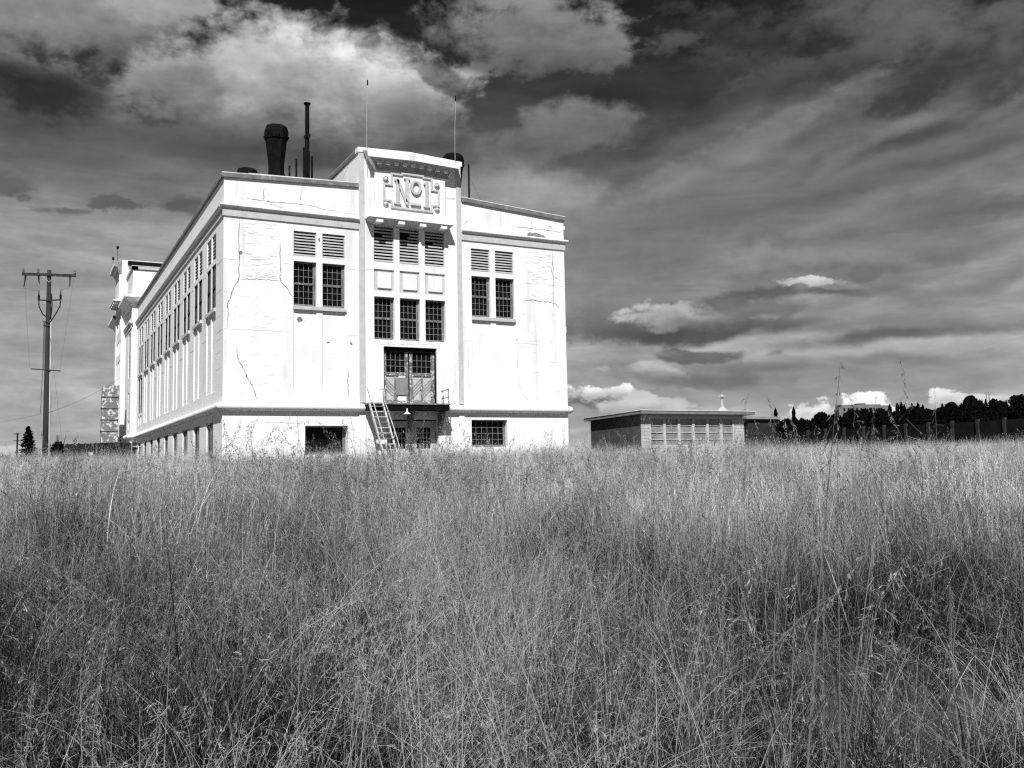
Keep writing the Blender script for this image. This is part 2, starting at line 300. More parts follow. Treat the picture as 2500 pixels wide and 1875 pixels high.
# ---------------------------------------------------------------- mesh builder
class MB:
    def __init__(s): s.v = []; s.f = []; s.m = []
    def face(s, pts, mi=0):
        n = len(s.v); s.v += [tuple(p) for p in pts]; s.f.append(tuple(range(n, n+len(pts)))); s.m.append(mi)
    def solid(s, verts, faces, mi=0):
        n = len(s.v); s.v += [tuple(p) for p in verts]
        for f in faces: s.f.append(tuple(n+i for i in f)); s.m.append(mi)
    def hexa(s, p, mi=0):       # 8 corners: bottom 4, top 4
        s.solid(p, [(3, 2, 1, 0), (4, 5, 6, 7), (0, 1, 5, 4), (1, 2, 6, 5), (2, 3, 7, 6), (3, 0, 4, 7)], mi)
    def box(s, a, b, mi=0, T=None):
        x0, y0, z0 = a; x1, y1, z1 = b
        p = [(x0, y0, z0), (x1, y0, z0), (x1, y1, z0), (x0, y1, z0), (x0, y0, z1), (x1, y0, z1), (x1, y1, z1), (x0, y1, z1)]
        if T: p = [T(*q) for q in p]
        s.hexa(p, mi)
    def tube(s, pts, r, n=8, mi=0, cap=True):
        pts = [Vector(p) for p in pts]; rs = r if isinstance(r, (list, tuple)) else [r]*len(pts)
        base = len(s.v); ref = None
        for i, p in enumerate(pts):
            d = (pts[min(i+1, len(pts)-1)]-pts[max(i-1, 0)]).normalized()
            if ref is None: ref = d.orthogonal().normalized()
            ref = (ref-d*ref.dot(d)).normalized(); b = d.cross(ref)
            for k in range(n):
                t = 2*pi*k/n; q = p+(ref*cos(t)+b*sin(t))*rs[i]; s.v.append(tuple(q))
        for i in range(len(pts)-1):
            for k in range(n):
                k2 = (k+1) % n; s.f.append((base+i*n+k, base+i*n+k2, base+(i+1)*n+k2, base+(i+1)*n+k)); s.m.append(mi)
        if cap:
            s.f.append(tuple(base+k for k in reversed(range(n)))); s.m.append(mi)
            s.f.append(tuple(base+(len(pts)-1)*n+k for k in range(n))); s.m.append(mi)
    def lathe(s, c, prof, n=16, mi=0, phase=0):     # prof: (r, z)
        base = len(s.v)
        for r, z in prof:
            for k in range(n):
                t = 2*pi*k/n+phase; s.v.append((c[0]+r*cos(t), c[1]+r*sin(t), c[2]+z))
        for i in range(len(prof)-1):
            for k in range(n):
                k2 = (k+1) % n; s.f.append((base+i*n+k, base+i*n+k2, base+(i+1)*n+k2, base+(i+1)*n+k)); s.m.append(mi)
        s.f.append(tuple(base+k for k in reversed(range(n)))); s.m.append(mi)
        s.f.append(tuple(base+(len(prof)-1)*n+k for k in range(n))); s.m.append(mi)
    def build(s, name, mats, parent=None, smooth=False, loc=None):
        me = bpy.data.meshes.new(name)
        off = Vector(loc) if loc else Vector((0, 0, 0))
        me.from_pydata([tuple(Vector(v)-off) for v in s.v], [], s.f)
        if not isinstance(mats, (list, tuple)): mats = [mats]
        for m in mats: me.materials.append(m)
        if any(s.m): me.polygons.foreach_set('material_index', s.m)
        if smooth: me.polygons.foreach_set('use_smooth', [True]*len(me.polygons))
        me.update()
        import bmesh
        bm = bmesh.new(); bm.from_mesh(me); bmesh.ops.recalc_face_normals(bm, faces=bm.faces); bm.to_mesh(me); bm.free()
        o = bpy.data.objects.new(name, me); COL.objects.link(o); o.location = off
        if parent:
            o.parent = parent; o.matrix_parent_inverse = parent.matrix_world.inverted() if parent.type != 'EMPTY' else Matrix.Translation(-parent.location)
        return o
def tag(o, label=None, cat=None, group=None, kind=None):
    if label: o['label'] = label
    if cat: o['category'] = cat
    if group: o['group'] = group
    if kind: o['kind'] = kind
    return o
def thing(name, label, cat, loc=(0, 0, 0), group=None):
    o = bpy.data.objects.new(name, None); COL.objects.link(o); o.location = loc; o.empty_display_size = .3
    return tag(o, label, cat, group)
def lab(o, l): o['label'] = l; return o

# ---------------------------------------------------------------- ground
GP = [(-30, -.1), (0, .1), (4, .2), (9, .5), (13, .62), (20, .88), (35, 1.38), (60, 1.5), (430, 1.5), (520, 10), (640, 27), (760, 33), (1500, 33), (4000, 33)]
def gz(x, y):
    D = x*F0.x+y*F0.y; R = x*R0.x+y*R0.y
    def prof(D):
        for (a, za), (b, zb) in zip(GP, GP[1:]):
            if D <= b: t = max(0, (D-a)/(b-a)); return za+(zb-za)*t
        return GP[-1][1]
    z = prof(D)
    if D > 430:
        k = min(1, max(0, (R/D-.16)/.3)); k = k*k*(3-2*k); z = 1.5+(z-1.5)*(.1+.95*k)
    if D < 60:
        f = min(1, max(0, (D-1)/6))*min(1, (60-D)/20)
        z += f*(.07*sin(x*.9+1)*cos(y*.7)+.05*sin(x*.31+2.2)+.04*sin(y*1.3+x*.4))
        z += -.16*f*min(1, max(-1, R/max(D, 4)))*(D/20 if D < 20 else 1)
    return z
def build_ground():
    xs = [-900, -500, -250, -120]+[i*1.5 for i in range(-40, 70)]+[130, 170, 220]+list(range(260, 1400, 40))+[2000, 3500]
    ys = [-200, -60]+[i*1.5 for i in range(-10, 75)]+[125, 150, 180, 220]+list(range(260, 1400, 40))+[2000, 3500]
    nx = len(xs); v = [(x, y, gz(x, y)) for y in ys for x in xs]
    f = [(j*nx+i, j*nx+i+1, (j+1)*nx+i+1, (j+1)*nx+i) for j in range(len(ys)-1) for i in range(nx-1)]
    me = bpy.data.meshes.new('ground'); me.from_pydata(v, [], f); me.materials.append(mat('dry_soil', .03, .09, .7, bump=.5, bscale=6))
    me.polygons.foreach_set('use_smooth', [True]*len(me.polygons)); me.update()
    o = bpy.data.objects.new('ground', me); COL.objects.link(o); tag(o, kind='structure')
build_ground()

# ================================================================= the big white building
XL, XR, YF = 7.95, 26.45, 44.0
BL = thing('concrete_building', 'large white industrial building with peeling painted concrete and cracks standing in the tall grass', 'building', (17.2, 60, 1.3))
def FR(u, w, z): return (u, YF-w, z)                 # front: u = X, w = outwards
def SD(x0):
    return lambda u, w, z: (x0-w, u, z)              # long side: u = Y, w = outwards (-X)
def wallgrid(m, T, u0, u1, z0, z1, ops, mi=0):
    us = sorted({u0, u1}|{o[0] for o in ops}|{o[1] for o in ops}); zs = sorted({z0, z1}|{o[2] for o in ops}|{o[3] for o in ops})
    us = [u for u in us if u0 <= u <= u1]; zs = [z for z in zs if z0 <= z <= z1]
    for a, b in zip(us, us[1:]):
        for c, d in zip(zs, zs[1:]):
            cu, cz = (a+b)/2, (c+d)/2
            if any(o[0] < cu < o[1] and o[2] < cz < o[3] for o in ops): continue
            m.face([T(a, 0, c), T(b, 0, c), T(b, 0, d), T(a, 0, d)], mi)
    for (a, b, c, d, dep, bmi) in ops:
        q = lambda u, w, z: T(u, -w, z)
        m.face([q(a, 0, c), q(a, dep, c), q(a, dep, d), q(a, 0, d)], mi); m.face([q(b, 0, c), q(b, dep, c), q(b, dep, d), q(b, 0, d)], mi)
        m.face([q(a, 0, c), q(b, 0, c), q(b, dep, c), q(a, dep, c)], mi); m.face([q(a, 0, d), q(b, 0, d), q(b, dep, d), q(a, dep, d)], mi)
        m.face([q(a, dep, c), q(b, dep, c), q(b, dep, d), q(a, dep, d)], bmi)
def strip(m, T, pts, width, w=.004, mi=2, taper=True, jit=.0, sub=1):
    P = []
    for (a, b), (c, d) in zip(pts, pts[1:]):
        for k in range(sub):
            t = k/sub; P.append((a+(c-a)*t+(random.uniform(-jit, jit) if k else 0), b+(d-b)*t+(random.uniform(-jit, jit) if k else 0)))
    P.append(pts[-1]); n = len(P)
    for i in range(n-1):
        (a, b), (c, d) = P[i], P[i+1]; L = hypot(c-a, d-b)+1e-9; nx, nz = -(d-b)/L, (c-a)/L
        def wd(j):
            e = min(j, n-1-j)/max(1, n*.25); return width*.5*(min(1, .35+e) if taper else 1)*(.6+.8*((j*7919) % 13)/13 if taper else 1)
        w0, w1 = wd(i), wd(i+1)
        m.face([T(a-nx*w0, w, b-nz*w0), T(c-nx*w1, w, d-nz*w1), T(c+nx*w1, w, d+nz*w1), T(a+nx*w0, w, b+nz*w0)], mi)
def blob(m, T, pts, w=.005, mi=3):
    m.face([T(a, w, b) for a, b in pts], mi)
def ragged(c, r, n=14, sx=1, sz=1):
    return [(c[0]+sx*r*cos(2*pi*k/n)*random.uniform(.6, 1.15), c[1]+sz*r*sin(2*pi*k/n)*random.uniform(.6, 1.15)) for k in range(n)]
BD = .34
WZ = [(9.48, 11.66)]; LZ = (11.9, 13.14)
SLOT_L = [(11.24, 12.36), (12.66, 13.80)]; SLOT_R = [(20.70, 21.80), (22.12, 23.24)]; SLOT_C = [(15.30, 16.37), (16.67, 17.76), (18.06, 19.18)]
fo = []
for a, b in SLOT_L+SLOT_R:
    fo += [(a, b, LZ[0], LZ[1], BD, 4), (a, b, 9.48, 11.66, BD, 4), (a, b, 5.39, 9.29, .05, 0)]
for a, b in SLOT_C:
    fo += [(a, b, 11.95, 13.80, BD, 4), (a, b, 10.47, 11.60, .07, 1), (a, b, 8.03, 10.20, BD+.06, 4)]
fo += [(15.78, 18.66, 4.80, 7.69, .5, 4), (11.80, 13.91, 2.3, 3.69, .5, 4), (20.58, 22.67, 2.6, 4.02, .5, 4), (15.92, 18.71, 1.5, 4.02, .5, 4)]
W = MB()
wallgrid(W, FR, XL, XR, 1.0, 15.1, fo)
# sloping parapets on the front
W.face([FR(XL, 0, 15.1), FR(14.5, 0, 15.1), FR(14.5, 0, 15.68), FR(XL, 0, 15.38)]); W.face([FR(20.15, 0, 15.1), FR(XR, 0, 15.1), FR(XR, 0, 15.22), FR(20.15, 0, 15.62)])
# central attic: front, left, right
W.face([FR(14.5, 0, 15.1), FR(20.15, 0, 15.1), FR(20.15, 0, 17.52), FR(14.5, 0, 17.52)])
MON = 49.1
for x in (14.52, 20.13):
    W.face([(x, YF, 15.1), (x, MON, 15.1), (x, MON, 17.45), (x, YF, 17.5)], 0 if x < 15 else 0)
W.face([(14.52, MON, 15.1), (20.13, MON, 15.1), (20.13, MON, 17.45), (14.52, MON, 17.45)])
# raised inner panels
for a, b in SLOT_C:
    W.box((a+.19, -.066, 10.65), (b-.15, .005, 11.44), 0, FR)
# shallow cross bars joining central windows, sills
for a, b in SLOT_C: pass
# right hand wall and back
YB = 100.5
W.face([(XR, YF, 1), (XR, YB, 1), (XR, YB, 15.22), (XR, YF, 15.22)]); W.face([(XL, YB, 1), (XR, YB, 1), (XR, YB, 15.3), (XL, YB, 15.3)])
# long left side
SL = SD(XL); so_ = []
BAYS = [45.9+4.0*i for i in range(9)]
def bay(ops, y0, long=False):
    for a, b in ((y0, y0+1.14), (y0+1.42, y0+2.56)):
        ops += [(a, b, 11.88, 13.18, BD, 4), (a, b, 9.46, 11.66, BD, 4)]
        if long: ops += [(a, b, 6.3, 9.1, BD, 4), (a, b, 5.39, 6.1, .058, 0)]
        else: ops += [(a, b, 5.39, 9.28, .058, 0)]
for i, y in enumerate(BAYS): bay(so_, y, i == 8)
for y in BAYS: so_.append((y+.45, y+2.35, 1.9, 3.97, .16, 4))
Y1, Y2, Y3, Y4 = 82.0, 87.4, 93.2, 98.6
wallgrid(W, SL, YF, Y1, 1.0, 15.36, so_)
BAYS2 = [99.4+4.0*i for i in range(9)]; s2 = []

wallgrid(W, SL, Y4, YB, 1.0, 15.36, s2)
# pavilion: two flanks and a taller centre
XP, XC = 7.50, 7.18
PT = SD(XP); CT = SD(XC)
fl1 = [(82.9, 84.4, 9.5, 13.3, .3, 4), (83.0, 84.2, 6.2, 8.3, .3, 4), (83.0, 84.2, 4.9+.3, 5.95, .12, 0)]
fl2 = [(94.4, 95.6, 9.5, 13.3, .3, 4), (94.4, 95.6, 5.4, 8.6, .3, 4)]
wallgrid(W, PT, Y1, Y2, 1, 15.7, fl1); wallgrid(W, PT, Y3, Y4, 1, 15.7, fl2)
fc = []
for a, b in ((88.25, 89.3), (89.75, 90.85), (91.3, 92.35)): fc += [(a, b, 14.3, 16.2, .4, 4), (a, b, 9.4, 11.6, .4, 4), (a, b, 12.2, 13.4, .08, 1)]
fc += [(89.0, 91.6, 4.9, 8.4, .5, 4)]
wallgrid(W, CT, Y2, Y3, 1, 20.3, fc)
for y in (Y1, Y4):
    W.face([(XP, y, 1), (XL, y, 1), (XL, y, 15.7), (XP, y, 15.7)])
for y in (Y2, Y3):
    W.face([(XC, y, 1), (XP, y, 1), (XP, y, 20.3), (XC, y, 20.3)])
# attic blocks over the flanks
W.box((XP+.08, Y1+.5, 16.1), (26, Y2, 18.55), 0); W.box((XP+.08, Y3, 16.1), (26, Y4-.5, 18.55), 0)
W.box((XC+.14, Y2+.06, 18.0), (25, Y3-.2, 19.9), 0)
W.box((XC+.003, Y2+.003, 20.2), (XC+.5, Y3-.003, 20.35), 0)
W.face([(XC+.5, Y2, 15.7), (XP, Y2, 15.7), (XP, Y2, 20.2), (XC+.5, Y2, 20.2)])
# cracks
CR = {'A':[(8.66,13.45),(8.68,13.16),(8.66,12.21),(8.68,11.55),(8.65,11.12),(8.69,10.75),(8.64,10.51),(8.44,10.17),(8.30,9.74),(8.16,9.40),(8.18,9.0),(8.16,8.6),(8.17,8.26)],
'B':[(10.55,12.72),(10.60,12.15),(10.62,11.53),(10.64,11.05),(10.58,10.80),(10.65,10.57),(10.88,10.35),(11.05,10.07),(11.21,9.82)],
'C':[(8.70,10.52),(9.02,10.61),(9.30,10.60),(9.71,10.64),(10.13,10.62),(10.60,10.67)],
'D':[(8.57,7.37),(8.63,6.88),(8.68,6.70),(8.84,6.46),(8.97,6.12),(9.12,5.90),(9.23,5.64),(9.39,5.37),(9.46,5.05),(9.57,4.81)],
'F':[(13.9,6.68),(13.97,6.2),(13.90,5.96),(13.95,5.4),(13.92,4.85)],'G':[(9.81,15.16),(9.79,14.72),(9.83,14.43)],'G2':[(11.66,15.24),(11.60,14.94),(11.55,14.54)],
'H':[(8.70,14.44),(9.23,14.46),(9.84,14.44),(10.26,14.44),(10.88,14.46),(11.84,14.47),(12.83,14.34),(14.50,14.27)],
'I':[(25.71,13.45),(25.71,12.92),(25.71,12.17),(25.73,11.52),(25.68,10.97),(25.70,10.22)],'J':[(23.71,10.49),(24.26,10.55),(24.93,10.57),(25.49,10.53),(25.86,10.46),(26.05,10.17)],
'K':[(25.40,12.59),(25.60,12.46),(25.70,12.07),(26.15,11.80)],'L':[(23.31,14.60),(23.86,14.59),(24.86,14.59),(25.60,14.57),(26.00,14.57),(26.37,14.56)],
'L2':[(24.45,15.05),(24.42,14.60)],'L3':[(24.19,14.53),(24.33,14.34),(24.29,14.15)],
'M':[(23.4,8.6),(23.36,7.52),(23.40,6.62),(23.45,5.93),(23.61,5.43),(24.19,4.86)],'N':[(20.4,8.19),(20.45,7.51),(20.40,6.26),(20.5,5.81),(20.52,4.85)],
'O':[(14.31,15.78),(14.5,15.72)],'O2':[(19.30,15.70),(19.66,15.69),(19.86,15.72)],'P':[(20.32,14.40),(20.51,14.59)],
'j1':[(8.0,8.19),(9.13,8.19),(11.17,8.18)],'j2':[(13.85,8.16),(14.45,8.16)],'j3':[(20.2,8.16),(20.66,8.16)],'j4':[(23.3,8.16),(24.6,8.15)],
'k1':[(8.0,11.5),(8.6,11.48)],'k2':[(10.7,11.48),(11.2,11.48)],'k3':[(13.85,11.48),(14.45,11.47)],'k4':[(20.2,11.48),(20.66,11.48)],'k5':[(25.0,11.5),(26.4,11.5)],'k6':[(14.85,11.48),(15.25,11.6)],
'q1':[(9.5,3.82),(11.7,3.82)],'q2':[(11.9,4.6),(12.3,4.2)],'q3':[(9.6,4.1),(9.5,3.9)]}
for k, p in CR.items():
    strip(W, FR, p, (.027 if k[0] in 'ABDIJ' else .02), jit=.03, sub=4, mi=5 if k[0] in 'jkqNM' else 2)
def crackle(T, u0, u1, z0, z1, n, wd=.011, hz=.85):
    for _ in range(n):
        u, z = random.uniform(u0, u1), random.uniform(z0, z1); p = [(u, z)]
        for k in range(random.randint(2, 6)):
            if random.random() < hz: u += random.uniform(.05, .16); z += random.uniform(-.025, .025)
            else: z += random.uniform(-.09, .09)
            if u > u1: break
            p.append((u, z))
        if len(p) > 2: strip(W, T, p, wd*1.25, mi=5)
crackle(FR, 8.75, 10.5, 10.65, 13.35, 75); crackle(FR, 23.9, 25.7, 10.6, 13.3, 65); crackle(FR, 9.2, 11.0, 14.15, 14.5, 26, .016, .6)
crackle(FR, 8.1, 11.0, 4.9, 10.2, 26, .006); crackle(FR, 23.4, 26.2, 5, 10, 20, .006); crackle(FR, 15.5, 19, 7.78, 7.95, 10, .014)
for r in ([(24.10,14.14),(24.16,14.30),(24.30,14.36),(24.50,14.33),(24.63,14.38),(24.85,14.35),(24.97,14.30),(25.2,14.27),(25.36,14.14)],
          [(8.67,11.90),(8.76,11.93),(8.83,11.85),(8.79,11.75),(8.67,11.74)]): blob(W, FR, r)
for a, b, dx in ((11.40, 8.82, -.05),): blob(W, lambda u, w, z: FR(u, w-.05, z), ragged((a+.14, b), .15), w=.006)
blob(W, FR, ragged((14.1, 7.75), .07)); blob(W, lambda u, w, z: FR(u, w-.05, z), ragged((12.95, 7.76), .09, sx=1, sz=.5), w=.006)
blob(W, FR, ragged((12.5, 12.8), .12, sx=.5), w=.005); blob(W, FR, ragged((23.35, 8.35), .06, sx=.5)); blob(W, FR, ragged((25.6, 14.8), .14, sz=.2))
# cracks and joint lines on the long side
for z in (8.17, 11.5):
    for i in range(8):
        y = BAYS[i]+2.6
        strip(W, SL, [(y, z), (y+.5, z+.01), (y+1.25, z)], .02, jit=.01, sub=3)
strip(W, SL, [(YF+.1, 11.5), (45.8, 11.48)], .02, jit=.01, sub=4); strip(W, SL, [(YF+.1, 8.2), (45.8, 8.15)], .02, jit=.01, sub=4)
for z in (6.4, 7.2, 7.8, 8.9, 10.1): strip(W, SL, [(YF+.1, z), (45.8, z-.02)], .007, jit=.01, sub=5)
wall = W.build('wall', [WHITE, TRIM, CRACK, SPALL, BLACKIN, HAIR], BL)

# roof
R = MB()
R.face([(XL+.25, YF+.25, 15.2), (XR-.25, YF+.25, 15.2), (XR-.25, YB, 15.2), (XL+.25, YB, 15.2)])
R.face([(14.5, YF+.3, 17.42), (20.15, YF+.3, 17.42), (20.15, MON, 17.42), (14.5, MON, 17.42)])
R.hexa([(9.4, 45.5, 15.25), (14.3, 45.5, 15.25), (14.3, 46.0, 15.25), (9.4, 46.0, 15.25), (9.4, 45.5, 16.2), (14.3, 45.5, 16.4), (14.3, 46.0, 16.4), (9.4, 46.0, 16.2)], 1)
R.face([(XL, Y1, 16.1), (26, Y1, 16.1), (26, Y4, 16.1), (XL, Y4, 16.1)])
R.build('roof', [ROOFM, COPET], BL)

# copings (grey face, pale top)
def coping(pts, th, out, back, T, top=.02, name='coping', mats=(COPE, COPET), end=True):
    c = MB()
    for (u0, z0), (u1, z1) in zip(pts, pts[1:]):
        p = [T(u0, out, z0-th), T(u1, out, z1-th), T(u1, -back, z1-th), T(u0, -back, z0-th), T(u0, out, z0), T(u1, out, z1), T(u1, -back, z1), T(u0, -back, z0)]
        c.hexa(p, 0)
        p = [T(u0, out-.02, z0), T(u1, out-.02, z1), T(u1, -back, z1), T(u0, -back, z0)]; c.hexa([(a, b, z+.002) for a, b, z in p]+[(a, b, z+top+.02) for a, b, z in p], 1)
    return c.build(name, list(mats), BL)
coping([(XL-.1, 15.57), (14.48, 15.87)], .20, .10, .3, FR)
coping([(20.17, 15.82), (XR+.1, 15.43)], .22, .10, .3, FR)
coping([(YF-.095, 15.565), (Y1, 15.565)], .19, .11, .3, SL); coping([(Y4, 15.565), (YB, 15.565)], .19, .11, .3, SL)
coping([(14.46, 17.72), (17.32, 17.84), (20.22, 17.71)], .22, .08, .35, FR, mats=(WHITE, COPET))
coping([(YF+.36, 17.70), (MON+.05, 17.66)], .22, .05, .35, SD(14.52))
# moulded band below the parapet: lip + grey frieze
def band(T, u0, u1, ret0=0, ret1=0, z=0):
    c = MB()
    c.box((u0-ret0*.06, .0, 13.53+z), (u1+ret1*.06, .06, 13.94+z), 1, T)
    prof = [(0.06, 13.90), (.10, 13.93), (.13, 13.99), (.20, 14.01), (.20, 14.09), (0.0, 14.15)]
    n = len(c.v); a = u0-ret0*.2; b = u1+ret1*.2
    for (w0, z0), (w1, z1) in zip(prof, prof[1:]): c.face([T(a, w0, z0+z), T(b, w0, z0+z), T(b, w1, z1+z), T(a, w1, z1+z)], 0)
    for u in (a, b): c.face([T(u, 0, 13.9+z)]+[T(u, w_, z_+z) for w_, z_ in prof], 0)
    return c.build('cornice_band', [WHITE, TRIM], BL)
band(FR, XL, 14.5, 1); band(FR, 20.14, XR, 0, 1); band(SL, YF, Y1, 0, 0); band(PT, Y1, Y2, 1, 0); band(SL, Y4, YB)
# flank top cornice
for a, b in ((Y1, Y2), (Y3, Y4)):
    c = MB(); e0 = 1 if a == Y1 else 0; e1 = 1-e0
    prof = [(0, 15.45), (.10, 15.5), (.12, 15.72), (.3, 15.8), (.55, 16.0), (.62, 16.05), (.62, 16.22), (-.3, 16.32)]
    for (w0, z0), (w1, z1) in zip(prof, prof[1:]):
        A0 = (XP-w0, a-e0*max(w0, 0), z0); A1 = (XP-w0, b+e1*max(w0, 0), z0); B1 = (XP-w1, b+e1*max(w1, 0), z1); B0 = (XP-w1, a-e0*max(w1, 0), z1)
        c.face([A0, A1, B1, B0])
        if e0: c.face([A0, B0, (XL+.5, a-max(w1, 0), z1), (XL+.5, a-max(w0, 0), z0)])
    c.box((XP-.6, a-e0*.6, 16.21), (XL+.6, b+e1*.6, 16.30))
    c.build('cornice', [WHITE], BL)
    coping([(a+.4, 18.85), (b, 18.85)], .25, .1, .4, SD(XP+.08), mats=(TRIM, COPET))
c = MB(); c.box((XP-.02, Y1+.40, 18.60), (26, Y1+.75, 18.85), 0); c.box((XP-.04, Y1+.38, 18.852), (26, Y1+.75, 18.90), 1); c.build('coping', [TRIM, COPET], BL)
# central roof block eaves of the pavilion
c = MB(); c.box((XC+.4, Y2-.55, 19.95), (25, Y3+.5, 20.2), 0); c.box((XC+.4, Y2-.57, 20.202), (25, Y3+.5, 20.26), 1); c.build('eaves', [BLACKM, COPET], BL)  # black face: shade of the eaves' underside put into the colour
# torus belt
def torus_path(path, r, name='belt_moulding'):
    c = MB(); n = 14; base = 0
    for i, (x, y, dx, dy) in enumerate(path):
        for k in range(n+1):
            t = -pi/2+pi*k/n; w = r*cos(t)*1.15+.05; z = 4.58+r*1.0*sin(t)
            c.v.append((x+dx*w, y+dy*w, z))
    for i in range(len(path)-1):
        for k in range(n): c.f.append((i*(n+1)+k, i*(n+1)+k+1, (i+1)*(n+1)+k+1, (i+1)*(n+1)+k)); c.m.append(0)
    return c.build(name, [WHITE], BL, smooth=True)
torus_path([(XR, YF+3, 1, 0), (XR, YF+.0, 1, 0), (XR, YF, 1, -.4), (XR, YF, .8, -.8), (XR, YF, .4, -1), (XR, YF, 0, -1), (XL, YF, 0, -1), (XL, YF, -.4, -1), (XL, YF, -.8, -.8), (XL, YF, -1, -.4), (XL, YF, -1, 0),
            (XL, Y1-.3, -1, 0), (XP, Y1, -.75, -.75), (XP, Y1+.2, -1, 0), (XP, Y2, -1, 0), (XC, Y2, -1, 0), (XC, Y3, -1, 0), (XP, Y3, -1, 0), (XP, Y4, -1, 0), (XL, Y4, -1, 0), (XL, YB, -1, 0)], .20)
# pilaster strips (grey paint) beside the central bay
for a, b in ((14.51, 14.80), (19.88, 20.14)):
    c = MB(); c.box((a, -.01, 4.84), (b, .05, 17.5), 0, FR); c.box((a-.02, -.01, 1.2), (b+.02, .05, 4.3), 1, FR); c.build('pilaster_strip', [TRIM, WHITE], BL)
for a, b in ((Y2+.01, Y2+.35), (Y3-.35, Y3-.01)):
    c = MB(); c.box((a, -.01, 4.84), (b, .05, 20.3), 0, CT); c.build('pilaster_strip', [WHITE], BL)

# ---- windows, louvres
def window(T, a, b, c, d, dep=.16, cols=4, rows=3, halves=2, fr=.07, bd=.02, fm=None):
    m = MB()
    m.box((a, -dep-.06, c), (a+fr*.7, -dep, d), 0, T); m.box((b-fr*1.5, -dep-.06, c), (b, -dep, d), 0, T)
    m.box((a+fr*.7, -dep-.06, c), (b-fr*1.5, -dep, c+fr*1.3), 0, T); m.box((a+fr*.7, -dep-.06, d-fr), (b-fr*1.5, -dep, d), 0, T)
    x0, x1 = a+fr*.7, b-fr*1.5; z0, z1 = c+fr*1.3, d-fr
    hs = []
    if halves == 2:
        zm = (z0+z1)/2; m.box((x0, -dep-.05, zm-.05), (x1, -dep+.01, zm+.04), 0, T); hs = [(z0, zm-.05), (zm+.04, z1)]
    else: hs = [(z0, z1)]
    bw = .0075
    for (p, q) in hs:
        for i in range(1, cols):
            x = x0+(x1-x0)*i/cols; m.box((x-bw, -dep-.035, p), (x+bw, -dep-.035+bd, q), 1, T)
        for i in range(1, rows):
            z = p+(q-p)*i/rows; m.box((x0, -dep-.037, z-bw), (x1, -dep-.037+bd, z+bw), 1, T)
        if bd > .01: m.box((x0, -dep-.04, p), (x0+.02, -dep-.008, q), 1, T); m.box((x1-.025, -dep-.04, p), (x1, -dep-.008, q), 1, T)
        m.box((x0+.02, -dep-.04, p), (x1-.025, -dep-.008, p+.018), 1, T)
    o = m.build('window', [fm or FRAME, BARS], BL)
    g = MB(); g.face([T(a+.01, -dep-.05, c+.01), T(b-.01, -dep-.05, c+.01), T(b-.01, -dep-.05, d-.01), T(a+.01, -dep-.05, d-.01)]); g.build('pane', [GLASS], o)
    return o
def louvre(T, a, b, c, d, n=8, dep=.06, broken=(), tkf=.42):
    m = MB()
    m.box((a, -.24, c), (a+.035, -dep, d), 0, T); m.box((b-.035, -.24, c), (b, -dep, d), 0, T); m.box((a+.035, -.24, c), (b-.035, -dep+.01, c+.05), 0, T)
    h = (d-c-.08)/n
    for i in range(n):
        z = c+.06+h*i+h*.05; x0, x1 = a+.035, b-.035
        if i in broken: x0 = a+(b-a)*random.uniform(.25, .6)
        dz = random.uniform(-.008, .008)
        p = [T(x0, -dep-.01, z), T(x1, -dep-.01, z+dz), T(x1, -dep-.12, z+h*.30+dz), T(x0, -dep-.12, z+h*.30)]
        tk = h*tkf; q = [T(x0, -dep-.01, z+tk), T(x1, -dep-.01, z+dz+tk), T(x1, -dep-.12, z+h*.30+dz+tk), T(x0, -dep-.12, z+h*.30+tk)]
        m.hexa(p+q, 0)
    return m.build('louvre', [LOUV], BL)
def sill(T, a, b, z0=9.29, z1=9.46, mt=None):
    m = MB(); m.box((a, -.02, z0), (b, .09, z1), 0, T); return m.build('window_sill', [mt or TRIM], BL)
for SL_ in (SLOT_L, SLOT_R):
    for a, b in SL_:
        window(FR, a, b, 9.48, 11.66); louvre(FR, a, b, *LZ)
    sill(FR, SL_[0][0]-.03, SL_[1][1]+.03)
for i, (a, b) in enumerate(SLOT_C):
    window(FR, a, b, 8.03, 10.20, dep=.2); lab(louvre(FR, a, b, 11.95, 13.80, 11, broken=((8,), (8, 9), (7,))[i]), 'louvre with broken slats')
for i, y in enumerate(BAYS):
    for a, b in ((y, y+1.14), (y+1.42, y+2.56)):
        window(SL, a, b, 9.46, 11.66, dep=.03, cols=2, fr=.03, bd=.004, fm=FRAMED); louvre(SL, a, b, 11.88, 13.18, 7, dep=.03, tkf=.12)
        if i == 8: window(SL, a, b, 6.3, 9.1, dep=.03, cols=2, fr=.03, bd=.004, fm=FRAMED)
    sill(SL, y-.03, y+2.6, mt=SIDEP)
    window(SL, y+.45, y+2.35, 1.9, 3.97, dep=.07, cols=2, rows=1, halves=1)
for a, b, c, d in [(82.9, 84.4, 9.5, 13.3), (83.0, 84.2, 6.2, 8.3)]: window(PT, a, b, c, d, dep=.06, rows=5)
for a, b in ((88.25, 89.3), (89.75, 90.85), (91.3, 92.35)): window(CT, a, b, 9.4, 11.6, dep=.2); louvre(CT, a, b, 14.3, 16.2, 10)
window(FR, 20.58, 22.67, 2.6, 4.02, dep=.25, cols=6, rows=4, halves=1)
o = window(FR, 11.80, 13.91, 2.3, 3.69, dep=.42, cols=1, rows=1, halves=1); lab(o, 'black basement window without bars')
